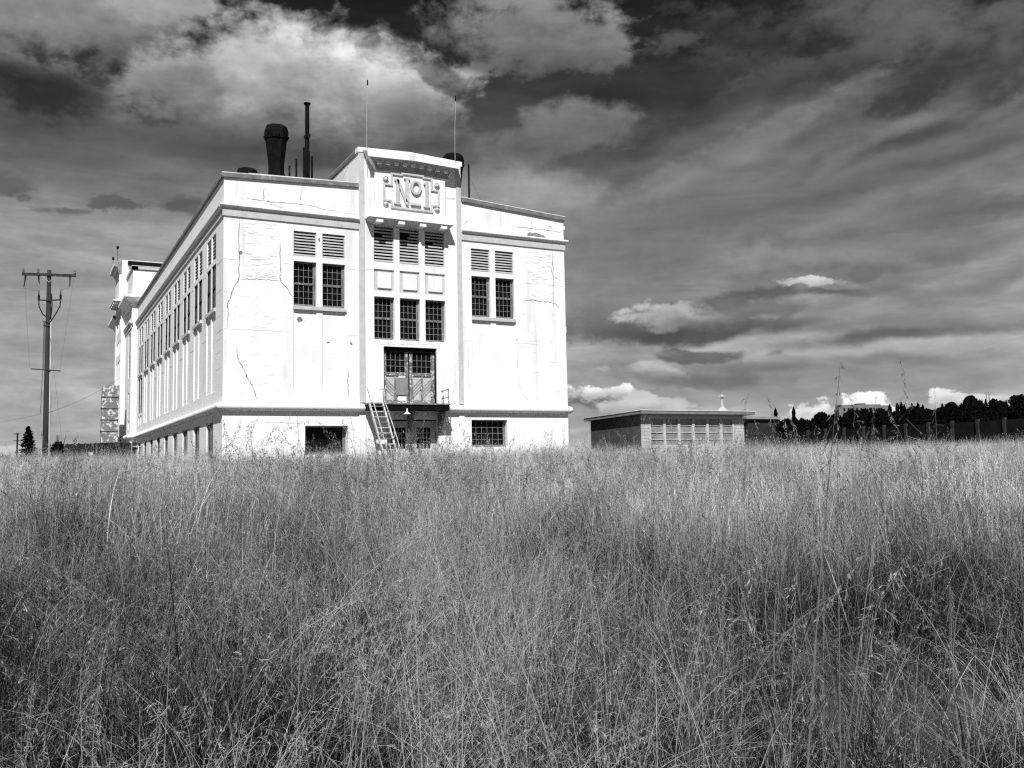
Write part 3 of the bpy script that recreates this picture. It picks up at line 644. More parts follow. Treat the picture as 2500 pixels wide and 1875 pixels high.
# ---- hood (pediment), on the front and on the pavilion
def hood(T, c, dz, full=True, sgn=1):
    m = MB(); q = lambda u, w, z: T(c+sgn*(u-c), w, z+dz)
    P = [(.23, 16.60, 1.94), (.27, 16.68, 1.98), (.28, 16.78, 2.02), (.32, 16.92, 2.10), (.42, 17.04, 2.24), (.54, 17.11, 2.38), (.63, 17.13, 2.50), (.65, 17.14, 2.52), (.65, 17.42, 2.55), (.12, 17.60, 2.62)]
    us = [-1, -.5, 0, .5, 1]
    def pt(p, k, hw_only=False):
        w_, z_, hw = p; return q(c+k*hw, w_, z_+.09*(1-abs(k)))
    for p0, p1 in zip(P, P[1:]):
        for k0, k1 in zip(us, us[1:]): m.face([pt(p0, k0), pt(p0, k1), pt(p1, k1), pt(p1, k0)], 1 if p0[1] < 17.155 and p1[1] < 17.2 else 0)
    for k in (-1, 1):
        m.face([pt(p, k) for p in P]+[q(c+k*2.62, 0, 17.6), q(c+k*2.2, 0, 17.1), q(c+k*1.94, 0, 16.60)])
    for k0, k1 in zip(us, us[1:]): m.face([pt(P[0], k0), pt(P[0], k1), q(c+k1*1.94, 0, 16.60+.09*(1-abs(k1))), q(c+k0*1.94, 0, 16.60+.09*(1-abs(k0)))])
    o = m.build('hood_cornice', [WHITE, HOODG], BL)
    for i in range(9):
        k = -.88+1.76*i/8; u = c+k*2.08; zz = 16.93+.09*(1-abs(k)); d = MB(); d.box((u-.11, .25, zz-.03), (u+.11, .45, zz+.12), 0, q); d.build('dentil', [WHITE], o)
    o2 = MB(); o2.box((c-2.0, -.01, 14.2), (c+1.86, .18, 16.62), 0, q); pn = o2.build('raised_panel', [WHITE], BL)
    # canopy
    m = MB(); cc = c-.18
    m.hexa([q(cc-2.0, 0, 13.83), q(cc+2.05, 0, 13.83), q(cc+2.05, .50, 14.02), q(cc-2.0, .50, 14.02), q(cc-2.28, 0, 14.03), q(cc+2.28, 0, 14.03), q(cc+2.28, .62, 14.07), q(cc-2.28, .62, 14.07)], 0)
    m.box((cc-2.30, 0, 14.08), (cc+2.30, .66, 14.17), 1, q)
    ca = m.build('canopy', [TRIM, WHITE], BL)
    for i in range(4):
        b = MB(); u = cc-1.72+1.16*i; b.box((u-.17, .03, 13.86), (u+.17, .63, 14.0), 0, q); b.build('bracket', [WHITE], ca)
    return pn
CC = 17.32
pn = hood(FR, CC, 0); hood(CT, (Y2+Y3)/2, 2.75, sgn=-1)
EF = lambda u, w, z: FR(u-.07, w+.15, z-.055)
# emblem: cross-shaped bead, bosses, lettering No 1
em = MB(); C_ = [(16.27,16.60),(16.84,16.60),(16.84,16.68),(18.0,16.68),(18.0,16.60),(18.47,16.60),(18.47,16.0),(18.85,16.0),(18.85,15.19),(18.48,15.19),(18.48,14.86),(16.25,14.86),(16.25,15.19),(15.86,15.19),(15.86,16.02),(16.27,16.02),(16.27,16.60)]
for (a, b), (c, d) in zip(C_, C_[1:]):
    r = .045
    if abs(a-c) < .03: em.box((a-r, .03, min(b, d)-r), (a+r, .10, max(b, d)+r), 0, EF)
    else: em.box((min(a, c)+r, .03, b-r), (max(a, c)-r, .10, b+r), 0, EF)
em = em.build('emblem_frame', [TRIM], BL)
for u, z in ((15.96, 16.27), (15.96, 15.0), (18.78, 16.27), (18.77, 15.01)):
    m = MB(); n = 18
    for rr, w0, w1, r2 in ((.17, .04, .08, .15), (.15, .08, .05, .125)):
        for k in range(n):
            t0, t1 = 2*pi*k/n, 2*pi*(k+1)/n
            m.face([EF(u+rr*cos(t0), w0, z+rr*sin(t0)), EF(u+rr*cos(t1), w0, z+rr*sin(t1)), EF(u+r2*cos(t1), w1, z+r2*sin(t1)), EF(u+r2*cos(t0), w1, z+r2*sin(t0))])
    for j in range(6):
        p0, p1 = j*pi/12, (j+1)*pi/12
        for k in range(n):
            t0, t1 = 2*pi*k/n, 2*pi*(k+1)/n; R_ = .115
            m.face([EF(u+R_*cos(p)*cos(t), .05+R_*sin(p), z+R_*cos(p)*sin(t)) for p, t in ((p0, t0), (p0, t1), (p1, t1), (p1, t0))])
    m.build('round_boss', [TRIM], BL, smooth=True)
L_ = MB(); w0, w1 = .03, .14
def lb(a, b, c, d): L_.box((a, w0, c), (b, w1, d), 0, EF)
lb(16.49, 16.66, 15.12, 16.33); lb(17.02, 17.18, 15.20, 16.38); lb(16.40, 16.75, 15.03, 15.11); lb(16.42, 16.485, 16.25, 16.33); lb(16.94, 17.26, 16.385, 16.45)
L_.hexa([EF(16.665, w0, 16.33), EF(16.50, w0, 16.335), EF(17.02, w0, 15.05), EF(17.18, w0, 15.05), EF(16.665, w1, 16.33), EF(16.50, w1, 16.335), EF(17.02, w1, 15.05), EF(17.18, w1, 15.05)])
n = 24
for k in range(n):
    t0, t1 = 2*pi*k/n, 2*pi*(k+1)/n; A = []
    for w_ in (w0, w1): A += [EF(17.58+.30*cos(t0), w_, 16.03+.385*sin(t0)), EF(17.58+.30*cos(t1), w_, 16.03+.385*sin(t1)), EF(17.58+.165*cos(t1), w_, 16.03+.25*sin(t1)), EF(17.58+.165*cos(t0), w_, 16.03+.25*sin(t0))]
    L_.hexa(A)
lb(17.29, 17.84, 15.08, 15.19); lb(18.11, 18.27, 15.13, 16.40); lb(18.01, 18.36, 15.04, 15.12); lb(18.02, 18.105, 16.24, 16.33)
L_.build('lettering', [TRIM], BL)

# ---- upper double doors
def door(a, b, pocket):
    m = MB(); c, d = 4.86, 7.45; dep = .22; T = FR
    m.box((a, -dep-.06, c), (a+.16, -dep, d), 0, T); m.box((b-.19, -dep-.06, c), (b, -dep, d), 0, T)
    m.box((a+.16, -dep-.06, 6.25), (b-.19, -dep, 6.42), 0, T); m.box((a+.16, -dep-.06, c), (b-.19, -dep, c+.15), 0, T); m.box((a+.16, -dep-.06, d-.1), (b-.19, -dep, d), 2, T)
    x0, x1 = a+.16, b-.19; xm = (x0+x1)/2
    m.box((xm-.05, -dep-.06, c+.15), (xm+.05, -dep-.005, 6.25), 0, T)
    for (p, q_, s) in ((x0, xm-.05, -1), (xm+.05, x1, 1)):    # diagonal boards, every other one bare
        s = pocket; z = c+.15; W_ = q_-p; k = 0; st = .085
        zz = c+.15-W_
        while zz < 6.25+.1:
            za, zb = zz, zz+st*.8
            def cl(z_): return min(6.25, max(c+.15, z_))
            if s > 0: A = [(p, za), (q_, za+W_), (q_, zb+W_), (p, zb)]
            else: A = [(p, za+W_), (q_, za), (q_, zb), (p, zb+W_)]
            if A[0][1] >= c+.15 and A[1][1] >= c+.15 and A[2][1] <= 6.25 and A[3][1] <= 6.25:
                m.hexa([T(u, -dep-.05, z_) for u, z_ in A]+[T(u, -dep-.042+.004*(k % 3), z_) for u, z_ in A], 3 if k % 2 else 4)
            zz += st; k += 1
    m.face([T(x0, -dep-.052, c+.1), T(x1, -dep-.052, c+.1), T(x1, -dep-.052, 6.3), T(x0, -dep-.052, 6.3)], 3)
    for i in range(1, 4):
        x = x0+(x1-x0)*i/4; m.box((x-.012, -dep-.04, 6.42), (x+.012, -dep-.01, d-.1), 1, T)
    for i in range(1, 3):
        z = 6.42+(d-.1-6.42)*i/3; m.box((x0, -dep-.042, z-.011), (x1, -dep-.012, z+.011), 1, T)
    o = m.build('door', [DOORM, RUST, BLACKM, mat('bare_board', .35, .6, 9, bump=.3), mat('peeled_board', .12, .45, 16)], BL)
    g = MB(); g.face([T(x0, -dep-.055, 6.42), T(x1, -dep-.055, 6.42), T(x1, -dep-.055, d-.1), T(x0, -dep-.055, d-.1)]); g.build('pane', [GLASS], o)
    return o
dl = door(15.82, 17.17, -1); dr = door(17.24, 18.60, 1)
m = MB(); m.box((16.48, -.24, 5.28), (17.12, -.19, 6.13), 0, FR); m.box((16.62, -.19, 6.15), (17.0, -.185, 6.24), 1, FR); m.box((16.6, -.215, 4.98), (17.05, -.2, 5.2), 1, FR)
lab(m.build('metal_patch', [mat('grey_sheet', .2, .28, 3), COPET], dl), 'plain grey sheet screwed over the door planks')
m = MB(); m.box((15.79, -.3, 7.46), (18.65, -.14, 7.68), 0, FR); m.box((18.60, -.3, 4.82), (18.65, -.1, 7.46), 0, FR); m.build('door_frame', [BLACKM], BL)
# basement double door under the platform
for a, b in ((15.96, 17.30), (17.34, 18.66)):
    m = MB(); dep = .3
    m.box((a, -dep-.06, 1.5), (a+.28, -dep, 3.95), 0, FR); m.box((b-.28, -dep-.06, 1.5), (b, -dep, 3.95), 0, FR); m.box((a+.28, -dep-.06, 3.62), (b-.28, -dep, 3.95), 0, FR); m.box((a+.28, -dep-.06, 1.5), (b-.28, -dep, 2.55), 0, FR)
    for i in range(1, 4):
        x = a+.28+(b-a-.56)*i/4; m.box((x-.015, -dep-.04, 2.55), (x+.015, -dep-.01, 3.62), 0, FR)
    for i in range(1, 4):
        z = 2.55+1.07*i/4; m.box((a+.28, -dep-.042, z-.015), (b-.28, -dep-.012, z+.015), 0, FR)
    o = lab(m.build('door', [mat('pale_door_paint', .42, .6, 4)], BL), 'pale basement door with a grid of small dark panes')
    g = MB(); g.face([FR(a+.28, -dep-.055, 2.55), FR(b-.28, -dep-.055, 2.55), FR(b-.28, -dep-.055, 3.62), FR(a+.28, -dep-.055, 3.62)]); g.build('pane', [GLASS], o)
# platform, brackets, rail, lamp
m = MB(); m.box((14.68, .03, 4.71), (18.97, .95, 4.78), 1, FR); m.box((14.72, .04, 4.42), (18.93, .90, 4.707), 0, FR)
pf = m.build('platform', [BLACKM, RUST], BL)
for u in (17.05, 18.72):
    m = MB(); m.hexa([FR(u-.06, 0, 4.4), FR(u+.06, 0, 4.4), FR(u+.06, .05, 3.35), FR(u-.06, .05, 3.35), FR(u-.06, .85, 4.4), FR(u+.06, .85, 4.4), FR(u+.06, .12, 3.35), FR(u-.06, .12, 3.35)]); m.build('bracket', [RUST], pf)
m = MB()
def fp(u, w, z): return Vector(FR(u, w, z))
m.tube([fp(18.9, .9, 4.75), fp(18.9, .9, 5.55)], .022, 6); m.tube([fp(18.93, .25, 4.75), fp(18.88, .2, 5.5)], .02, 6)
m.tube([fp(18.9, .9, 5.52), fp(18.72, .35, 5.42), fp(18.88, .2, 5.5)], .022, 6); m.tube([fp(18.9, .9, 5.12), fp(18.75, .35, 5.05), fp(18.9, .2, 5.1)], .018, 6)
m.tube([fp(17.0, .88, 4.75), fp(16.98, .88, 5.45)], .016, 6)
m.build('broken_railing', [RUST], pf)
m = MB(); cx, cy, cz = FR(16.62, .98, 4.22); m.lathe((cx, cy, cz), [(.19, 0), (.17, .03), (.05, .12), (.035, .2), (.03, .28)], 14); m.build('lamp_shade', [COPET], BL, smooth=True)

# ---- roof plant
def vent(x, y, ztop, s=1.0, zb=15.2):
    m = MB(); H = ztop-zb
    prof = [(.62*s, 0), (.60*s, H-3.3*s if H > 3.4*s else .1), (.46*s, max(.2, H-2.75*s)), (.45*s, H-2.3*s), (.60*s, H-1.0*s), (.62*s, H-.82*s), (.68*s, H-.78*s), (.70*s, H-.34*s), (.62*s, H-.05*s), (.56*s, H)]
    if H < 3.3*s: prof = [(.4*s, 0), (.42*s, H-.85*s), (.66*s, H-.8*s), (.68*s, H-.5*s), (.6*s, H-.4*s), (.3*s, H)]
    m.lathe((x, y, zb), prof, 8, phase=.3)
    if H > 3:
        for k in range(10):
            t = 2*pi*k/10+.3; c_, s_ = cos(t), sin(t)
            m.tube([(x+.57*s*c_, y+.57*s*s_, zb+H-.85*s), (x+.70*s*c_, y+.70*s*s_, zb+H-.6*s)], .05*s, 5)
    return m.build('roof_ventilator', [BLACKM], BL)
lab(vent(12.33, 52.2, 21.27), 'black funnel ventilator flaring to an octagonal cap, left of the tall stack')
lab(vent(23.38, 52.1, 21.1, .98), 'black funnel ventilator half hidden behind the central pediment')
lab(vent(10.85, 53.0, 18.78, .9), 'low black ventilator cap just showing over the parapet corner')
m = MB(); m.lathe((12.84, 47.45, 15.2), [(.14, 0), (.14, 3.2), (.115, 3.25), (.115, 5.66), (.12, 5.7), (.19, 5.78), (.17, 5.83), (.03, 5.86)], 14)
m.tube([(12.84, 47.3, 19.2), (12.84, 47.6, 19.2)], .15, 8)
lab(m.build('flue_stack', [BLACKM], BL), 'tall thin black stack with a flat flanged cap')
for x, y, z, r in ((12.70, 47.52, 18.59, .075), (13.06, 47.33, 18.11, .06), (12.33, 47.72, 17.99, .05), (12.01, 47.89, 17.63, .055), (22.1, 47.1, 18.82, .055)):
    m = MB(); m.tube([(x, y, 15.2), (x, y, z)], r, 8); m.build('roof_pipe', [BLACKM], BL)
for x, u, zt, dx in ((14.86, 14.86, 21.2, .08), (19.72, 19.72, 21.15, .10)):
    m = MB(); y = YF-.3; m.tube([(x-.04, y, 16.7), (x-.02, y-.05, 17.7), (x+.01, y, 19.2), (x+dx-.02, y, 21.0)], .012, 5); m.tube([(x+dx-.02, y, 20.95), (x+dx-.02, y, 21.22)], .035, 6, mi=1)
    m.build('lightning_rod', [METAL, BLACKM], BL)
for y in (Y2+.4, Y3-.6):
    m = MB(); m.tube([(XC-.4, y, 20.2), (XC-.4, y, 21.5)], .02, 5); m.lathe((XC-.4, y, 21.35), [(.03, 0), (.11, .1), (.11, .25), (.03, .33)], 8); m.build('lightning_rod', [BLACKM], BL)
def cable(p, q, r, sag=0, n=8):
    m = MB(); p = Vector(p); q = Vector(q); m.tube([p.lerp(q, i/n)-Vector((0, 0, sag*4*(i/n)*(1-i/n))) for i in range(n+1)], r, 4); return m
for p, q in (((12.84, 47.45, 19.4), (11.0, 46.5, 15.4)), ((12.84, 47.45, 19.4), (14.6, 44.6, 17.7)), ((12.95, 52.2, 19.9), (13.6, 47.9, 15.6)), ((11.75, 52.2, 19.2), (10.8, 50, 15.4)), ((22.1, 47.1, 18.2), (23.2, 46.5, 15.5))):
    cable(p, q, .008, .05).build('guy_wire', [WIRE], BL)
# down pipe nubs on the right edge
m = MB(); m.box((XR, YF+.1, 8.9), (XR+.09, YF+.3, 9.25)); m.box((XR, YF+.05, 14.75), (XR+.12, YF+.25, 14.95)); m.build('wall_bracket', [WHITE], BL)

# ================================================================= steel stair leaning up to the platform
ST = thing('steel_stair', 'rusty steel stair with handrails climbing out of the grass to the door platform', 'stair', (15.05, 40.4, 1.4))
def sp(x, t): return Vector((x, 43.06-t*2.6, 4.72-t*3.34))
for x in (14.70, 15.38):
    m = MB(); a, b = sp(x, 0), sp(x, 1); d = Vector((.035, 0, 0)); h = Vector((0, .02, .11))
    m.hexa([a-d-h, a+d-h, a+d+h, a-d+h, b-d-h, b+d-h, b+d+h, b-d+h]); m.build('stringer', [STAIRM], ST)
for i in range(12):
    m = MB(); p = sp(14.73, (i+.5)/12.5); m.box((14.74, p.y-.11, p.z-.02), (15.34, p.y+.11, p.z+.025)); m.build('tread', [STAIRM if i % 3 else RUST], ST)
for x, zt in ((14.84, 0), (15.48, 0)):
    m = MB(); m.tube([sp(x, 0)+Vector((0, .05, .75)), sp(x, 0)+Vector((0, 0, .15)), sp(x, .5)+Vector((0, 0, .38)), sp(x, .92)+Vector((0, 0, .42))] if x > 15 else [sp(x-.15, 0)+Vector((-.1, .1, .85)), sp(x-.1, 0)+Vector((0, 0, .25)), sp(x, .1)+Vector((0, 0, .3)), sp(x, .8)+Vector((0, 0, .40))], .024, 7)
    m.tube([sp(x, .5), sp(x, .5)+Vector((0, 0, .38))], .018, 6); m.tube([sp(x, .75), sp(x, .75)+Vector((0, 0, .40))], .018, 6)
    m.build('handrail', [STAIRM], ST)
m = MB(); m.tube([(15.42, 43.05, 4.7), (15.40, 43.1, 5.5)], .022, 6); m.tube([(15.2, 43.1, 5.4), (15.55, 43.1, 5.45)], .018, 6); m.tube([(15.42, 43.1, 5.05), (15.6, 43.1, 5.15)], .018, 6); m.build('top_post', [RUST], ST)

# ================================================================= utility pole
def upole():
    t = thing('utility_pole', 'tall wooden utility pole with three crossarms standing in the grass at the left', 'utility pole', (.98, 55.9, 1.4))
    x, y = .95, 55.92
    m = MB(); m.tube([(x+.0, y, .9), (x-.01, y, 5), (x-.04, y, 9), (x-.06, y, 12.72)], [.20, .18, .145, .105], 12); m.build('pole', [POLE], t, smooth=True)
    def arm(x0, z0, x1, z1, th, nm='crossarm'):
        m = MB(); a = Vector((x0, y-.48*(x0-x)-.16, z0)); b = Vector((x1, y-.48*(x1-x)-.16, z1)); w = Vector((0, .05, 0)); h = Vector((0, 0, th))
        m.hexa([a-w-h, b-w-h, b+w-h, a+w-h, a-w+h, b-w+h, b+w+h, a+w+h]); return m.build(nm, [POLE], t)
    arm(-.42, 12.50, 2.2, 12.36, .07); arm(.37, 11.05, .9, 11.02, .03); arm(.9, 11.02, 1.5, 11.05, .03); arm(.12, 7.30, 1.56, 7.16, .025); arm(.66, 9.85, .95, 9.83, .03); arm(.66, 9.65, .95, 9.63, .03)
    for X, Z in ((-.36, 12.58), (.36, 12.56), (2.12, 12.46)):
        m = MB(); Y = y-.48*(X-x)-.16; m.lathe((X, Y, Z), [(.02, -.05), (.05, 0), (.07, .05), (.045, .09), (.065, .13), (.04, .17), (.05, .21), (.015, .3)], 8); m.build('insulator', [CERAM], t)
    for X, dx in ((-.24, -.08), (.38, .05), (1.9, 0)):
        m = MB(); Y = y-.48*(X-x)-.2; m.tube([(X, Y, 12.42), (X+dx*.3, Y, 12.15), (X+dx, Y, 11.75 if X != .38 else 11.95)], [.05, .035, .02], 6); m.build('fuse_switch', [BLACKM], t)
    for X, s in ((.42, -1), (1.47, 1)):
        m = MB(); Y = y-.48*(X-x)-.16; m.lathe((X, Y, 11.05), [(.02, 0), (.055, .05), (.05, .12), (.065, .2), (.03, .3), (.015, .55)], 8); m.build('insulator', [BLACKM], t)
        m = MB(); m.tube([(X, Y, 11.0), (X-s*.02, Y, 10.7), (X-s*.2, Y+.05, 10.3), (x, y-.12, 9.75 if s > 0 else 10.0)], .03, 6); m.build('cable_loop', [BLACKM], t)
    for s in (-1, 1):
        m = MB(); m.tube([(x-.06, y-.2, 12.0), (x-.06+s*.34, y-.2-s*.15, 12.36)], .016, 5); m.build('arm_brace', [METAL], t)
    m = MB(); m.tube([(x+.15, y-.16, 1.2), (x+.07, y-.16, 10.2)], .028, 6); m.build('conduit', [COPET], t)
    m = MB(); m.tube([(x-.25, y+.02, 9.8), (x-.26, y, 7.3), (x-.32, y, 4.9)], .012, 5); m.tube([(x-.22, y-.1, 9.8), (x-.22, y-.1, 7.3)], .012, 5); m.tube([(x+.06, y-.2, 11.4), (x+.12, y-.2, 10.8), (x+.06, y-.2, 10.0)], .03, 5); m.build('service_cable', [BLACKM], t)
    m = MB()
    for X0, Z0, X1, Z1, r in ((-.3, 11.7, .2, 11.55, .007), (.2, 11.55, .42, 11.6, .007), (1.9, 11.7, 1.5, 11.6, .007), (-.3, 12.3, 0.06, 7.3, .006), (2.08, 12.2, 1.52, 7.25, .006), (1.0, 9.0, 1.7, 3.3, .006)):
        m.tube([(X0, y-.48*(X0-x)-.2, Z0), (X1, y-.48*(X1-x)-.2, Z1)], r, 4)
    m.build('drop_wire', [WIRE], t)
upole()
o = cable((-9, 61, 3.6), (1.1, 55.7, 4.95), .008, .25, 14).build('power_line', [WIRE]); tag(o, 'thin sagging wire running left from the big utility pole', 'wire')
o = cable((1.1, 55.7, 4.95), (7.4, 89, 10.2), .009, .25, 14).build('power_line', [WIRE]); tag(o, 'thin wire rising from the big utility pole to the white building', 'wire')

# far pole
t = thing('utility_pole', 'small distant utility pole with two crossarms left of the dark conifer', 'utility pole', (-1.74, 226.6, 1.5))
m = MB(); m.tube([(-1.74, 226.6, 1.3), (-1.74, 226.6, 10.7)], .16, 8); m.build('pole', [BARKD], t)
for z in (10.45, 9.0):
    m = MB(); m.tube([(-2.5, 226.9, z), (-.95, 226.2, z)], .07, 6); m.build('crossarm', [BARKD], t)

# ================================================================= peeling panel tower
t = thing('panel_tower', 'narrow tower of flaking white panels beside the far end of the white building', 'tower', (6.1, 84.5, 1.5))
z0 = 8.95
for i in range(7):
    za = z0-.955*(i+1); zb = z0-.955*i; m = MB(); k = -.012*i
    m.box((5.52+k, 84.0, za+.03), (6.75, 85.1, zb-.03)); m.build('panel', [PEEL], t)
    m = MB(); m.box((5.46+k, 83.93, za-.03), (6.79, 85.2, za+.028)); m.build('flange', [RUST], t)
# dark picket fence with a shrub
t = thing('picket_fence', 'tall black slatted fence running from the utility pole to the white building', 'fence', (4, 65.6, 1.5))
m = MB(); rp_ = MB(); x = 1.45
A, B = Vector((1.5, 66.9, 0)), Vector((6.3, 64.35, 0)); nn = 70
for i in range(nn):
    p = A.lerp(B, i/nn); q = A.lerp(B, (i+.86)/nn); h = 3.55+random.uniform(-.03, .06)
    n_ = Vector((-.47, -.88, 0))*.02
    m.hexa([(p.x, p.y, 1), (q.x, q.y, 1), (q.x-n_.x, q.y-n_.y, 1), (p.x-n_.x, p.y-n_.y, 1), (p.x, p.y, h), (q.x, q.y, h), (q.x-n_.x, q.y-n_.y, h), (p.x-n_.x, p.y-n_.y, h)])
m.build('picket_panel', [FENCEM], t)
for z in (1.9, 3.1):
    n_ = Vector((.47, .88, 0))*.08; rp_.hexa([(A.x+n_.x, A.y+n_.y, z), (B.x+n_.x, B.y+n_.y, z), (B.x+2*n_.x, B.y+2*n_.y, z), (A.x+2*n_.x, A.y+2*n_.y, z), (A.x+n_.x, A.y+n_.y, z+.12), (B.x+n_.x, B.y+n_.y, z+.12), (B.x+2*n_.x, B.y+2*n_.y, z+.12), (A.x+2*n_.x, A.y+2*n_.y, z+.12)])
rp_.build('rail', [FENCEM], t)
m = MB(); m.box((3.55, 65.55, 2.78), (3.8, 65.65, 2.98)); m.box((3.66, 65.58, 1.4), (3.69, 65.62, 2.78)); tag(m.build('small_sign', [COPET]), 'tiny blank white board on a stick in front of the black fence', 'sign')
# tubular frame near the wall
m = MB()
for p, q in (((5.98, 64.0, 1.3), (5.98, 64.0, 3.75)), ((5.98, 64.0, 3.3), (6.5, 63.6, 3.25)), ((5.98, 64.0, 2.75), (6.55, 63.6, 2.7)), ((6.5, 63.6, 1.3), (6.5, 63.6, 3.3))): m.tube([p, q], .022, 6)
tag(m.build('tubular_frame', [METAL]), 'pale bent tube railing in front of the far end of the long side wall', 'railing')

# ================================================================= low brick-and-glass hut on the right
HX, HY = 29.3, 41.11
t = thing('low_hut', 'low flat-roofed block hut with a wide row of frosted windows right of the white building', 'building', (33, 44, 1.4))
m = MB(); T = lambda u, w, z: (u, HY+.42-w, z)
wallgrid(m, T, 29.55, 36.80, 1.0, 4.3, [(30.13, 36.03, 2.52, 4.04, .25, 1)])
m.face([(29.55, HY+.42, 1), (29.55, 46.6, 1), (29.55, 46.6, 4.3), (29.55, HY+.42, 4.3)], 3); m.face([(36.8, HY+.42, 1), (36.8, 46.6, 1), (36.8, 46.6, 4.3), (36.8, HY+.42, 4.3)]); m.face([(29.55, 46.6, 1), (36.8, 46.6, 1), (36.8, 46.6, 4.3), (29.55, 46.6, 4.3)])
for i in range(16):        # block courses
    z = 1.3+i*.18
    for a, b in ((29.56, 30.1), (36.06, 36.79)): strip(m, T, [(a, z), (b, z)], .012, .003, 2, taper=False)
    if z < 2.4: strip(m, T, [(30.1, z), (36.06, z)], .012, .003, 2, taper=False)
m.build('wall', [BRICKW, BLACKIN, CRACK, mat('dark_side_paint_and_shade', .05, .09, 3, dark=.15, dscale=3, dth=.62)], t)  # hut side: dark paint, with shade also put into the colour
xs = [30.13, 31.13, 32.13, 33.13, 34.13, 35.12, 36.03]
zs = [2.52, 2.86, 3.25, 3.64, 4.04]
for i in range(6):
    a, b = xs[i], xs[i+1]; m = MB()
    m.box((a, -.10, 2.52), (a+.07, .02, 4.04), 0, T)
    m.box((b-.09, -.10, 2.52), (b-.001, .02, 4.04), 0, T)
    for z in zs[1:-1]: m.box((a+.07, -.09, z-.02), (b-.09, -.03, z+.02), 0, T)
    m.box((a+.07, -.09, 2.52), (b-.09, -.03, 2.55), 0, T); m.box((a+.07, -.09, 4.0), (b-.09, -.03, 4.04), 0, T)
    o = m.build('window', [mat('pale_mullion', .42, .58, 6)], t)
    g = MB()
    for z0_, z1_ in zip(zs, zs[1:]): k = random.uniform(0, .02); g.face([T(a+.07, -.07-k, z0_), T(b-.09, -.07-k, z0_), T(b-.09, -.06-k, z1_), T(a+.07, -.06-k, z1_)])
    g.build('pane', [FROST], o)
m = MB(); m.hexa([(29.3, HY, 4.25), (37.3, HY, 4.25), (37.3, 46.95, 4.12), (29.3, 46.95, 4.12), (29.3, HY, 4.42), (37.3, HY, 4.42), (37.3, 46.95, 4.29), (29.3, 46.95, 4.29)], 0)
m.hexa([(29.27, HY-.03, 4.423), (37.33, HY-.03, 4.423), (37.33, 46.98, 4.293), (29.27, 46.98, 4.293), (29.27, HY-.03, 4.46), (37.33, HY-.03, 4.46), (37.33, 46.98, 4.33), (29.27, 46.98, 4.33)], 1)
rf = m.build('roof', [mat('fascia_board', .15, .24, 4, dark=.12, dscale=3, dth=.64), COPET], t)
m = MB(); cx, cy = 35.9, 42.3; m.lathe((cx, cy, 4.42), [(.52, 0), (.10, .33), (.085, .36), (.085, .92)], 12); m.lathe((cx, cy, 5.36), [(.21, 0), (.20, .02), (.03, .1), (.02, .14)], 12); m.build('vent_pipe', [METAL], rf)
# dark shed behind
t = thing('dark_shed', 'low dark flat-roofed shed mostly hidden behind the right end of the hut', 'shed', (46, 51, 1.4))
m = MB(); m.box((44.6, 50, 1), (47.2, 54, 4.5)); m.build('wall', [mat('dark_wall', .012, .03, 3)], t); m = MB(); m.box((44.4, 49.8, 4.503), (47.5, 54.2, 4.68)); m.build('roof', [mat('shed_roof', .2, .3, 4)], t)

# ================================================================= slab fence with posts, right
t = thing('slab_fence', 'long dark fence of horizontal slabs between concrete posts along the right side of the field', 'fence', (44, 55, 1.5))
def rf_(R, Fd): return R0*R+F0*Fd
P0 = rf_(26.2, 78.0); P1 = rf_(32.5, 65.0); dv = (P1-P0).normalized()
nrm = Vector((-dv.y, dv.x, 0));
if nrm.x > 0: nrm = -nrm
start = -7
for i in range(start, 17):
    p = P0+dv*(2.06*i); q = p+dv*2.06; zt = 4.0+.004*i
    m = MB(); m.hexa([p-dv*.11+nrm*.12+Vector((0, 0, 1)), p+dv*.11+nrm*.12+Vector((0, 0, 1)), p+dv*.11-nrm*.1+Vector((0, 0, 1)), p-dv*.11-nrm*.1+Vector((0, 0, 1)),
                      p-dv*.11+nrm*.12+Vector((0, 0, zt+.12)), p+dv*.11+nrm*.12+Vector((0, 0, zt+.12)), p+dv*.08-nrm*.1+Vector((0, 0, zt+.16)), p-dv*.08-nrm*.1+Vector((0, 0, zt+.16))]); m.build('post', [POSTM], t)
    m = MB()
    for j, (za, zb) in enumerate(((1.0, 1.9), (1.95, 2.85), (2.9, zt))):
        o_ = nrm*(.02*(j % 2)); a_, b_ = p+dv*.11, q-dv*.11
        m.hexa([a_+o_+Vector((0, 0, za)), b_+o_+Vector((0, 0, za)), b_-nrm*.05+Vector((0, 0, za)), a_-nrm*.05+Vector((0, 0, za)), a_+o_+Vector((0, 0, zb)), b_+o_+Vector((0, 0, zb)), b_-nrm*.05+Vector((0, 0, zb)), a_-nrm*.05+Vector((0, 0, zb))])
    m.build('slab_panel', [SLAB], t)

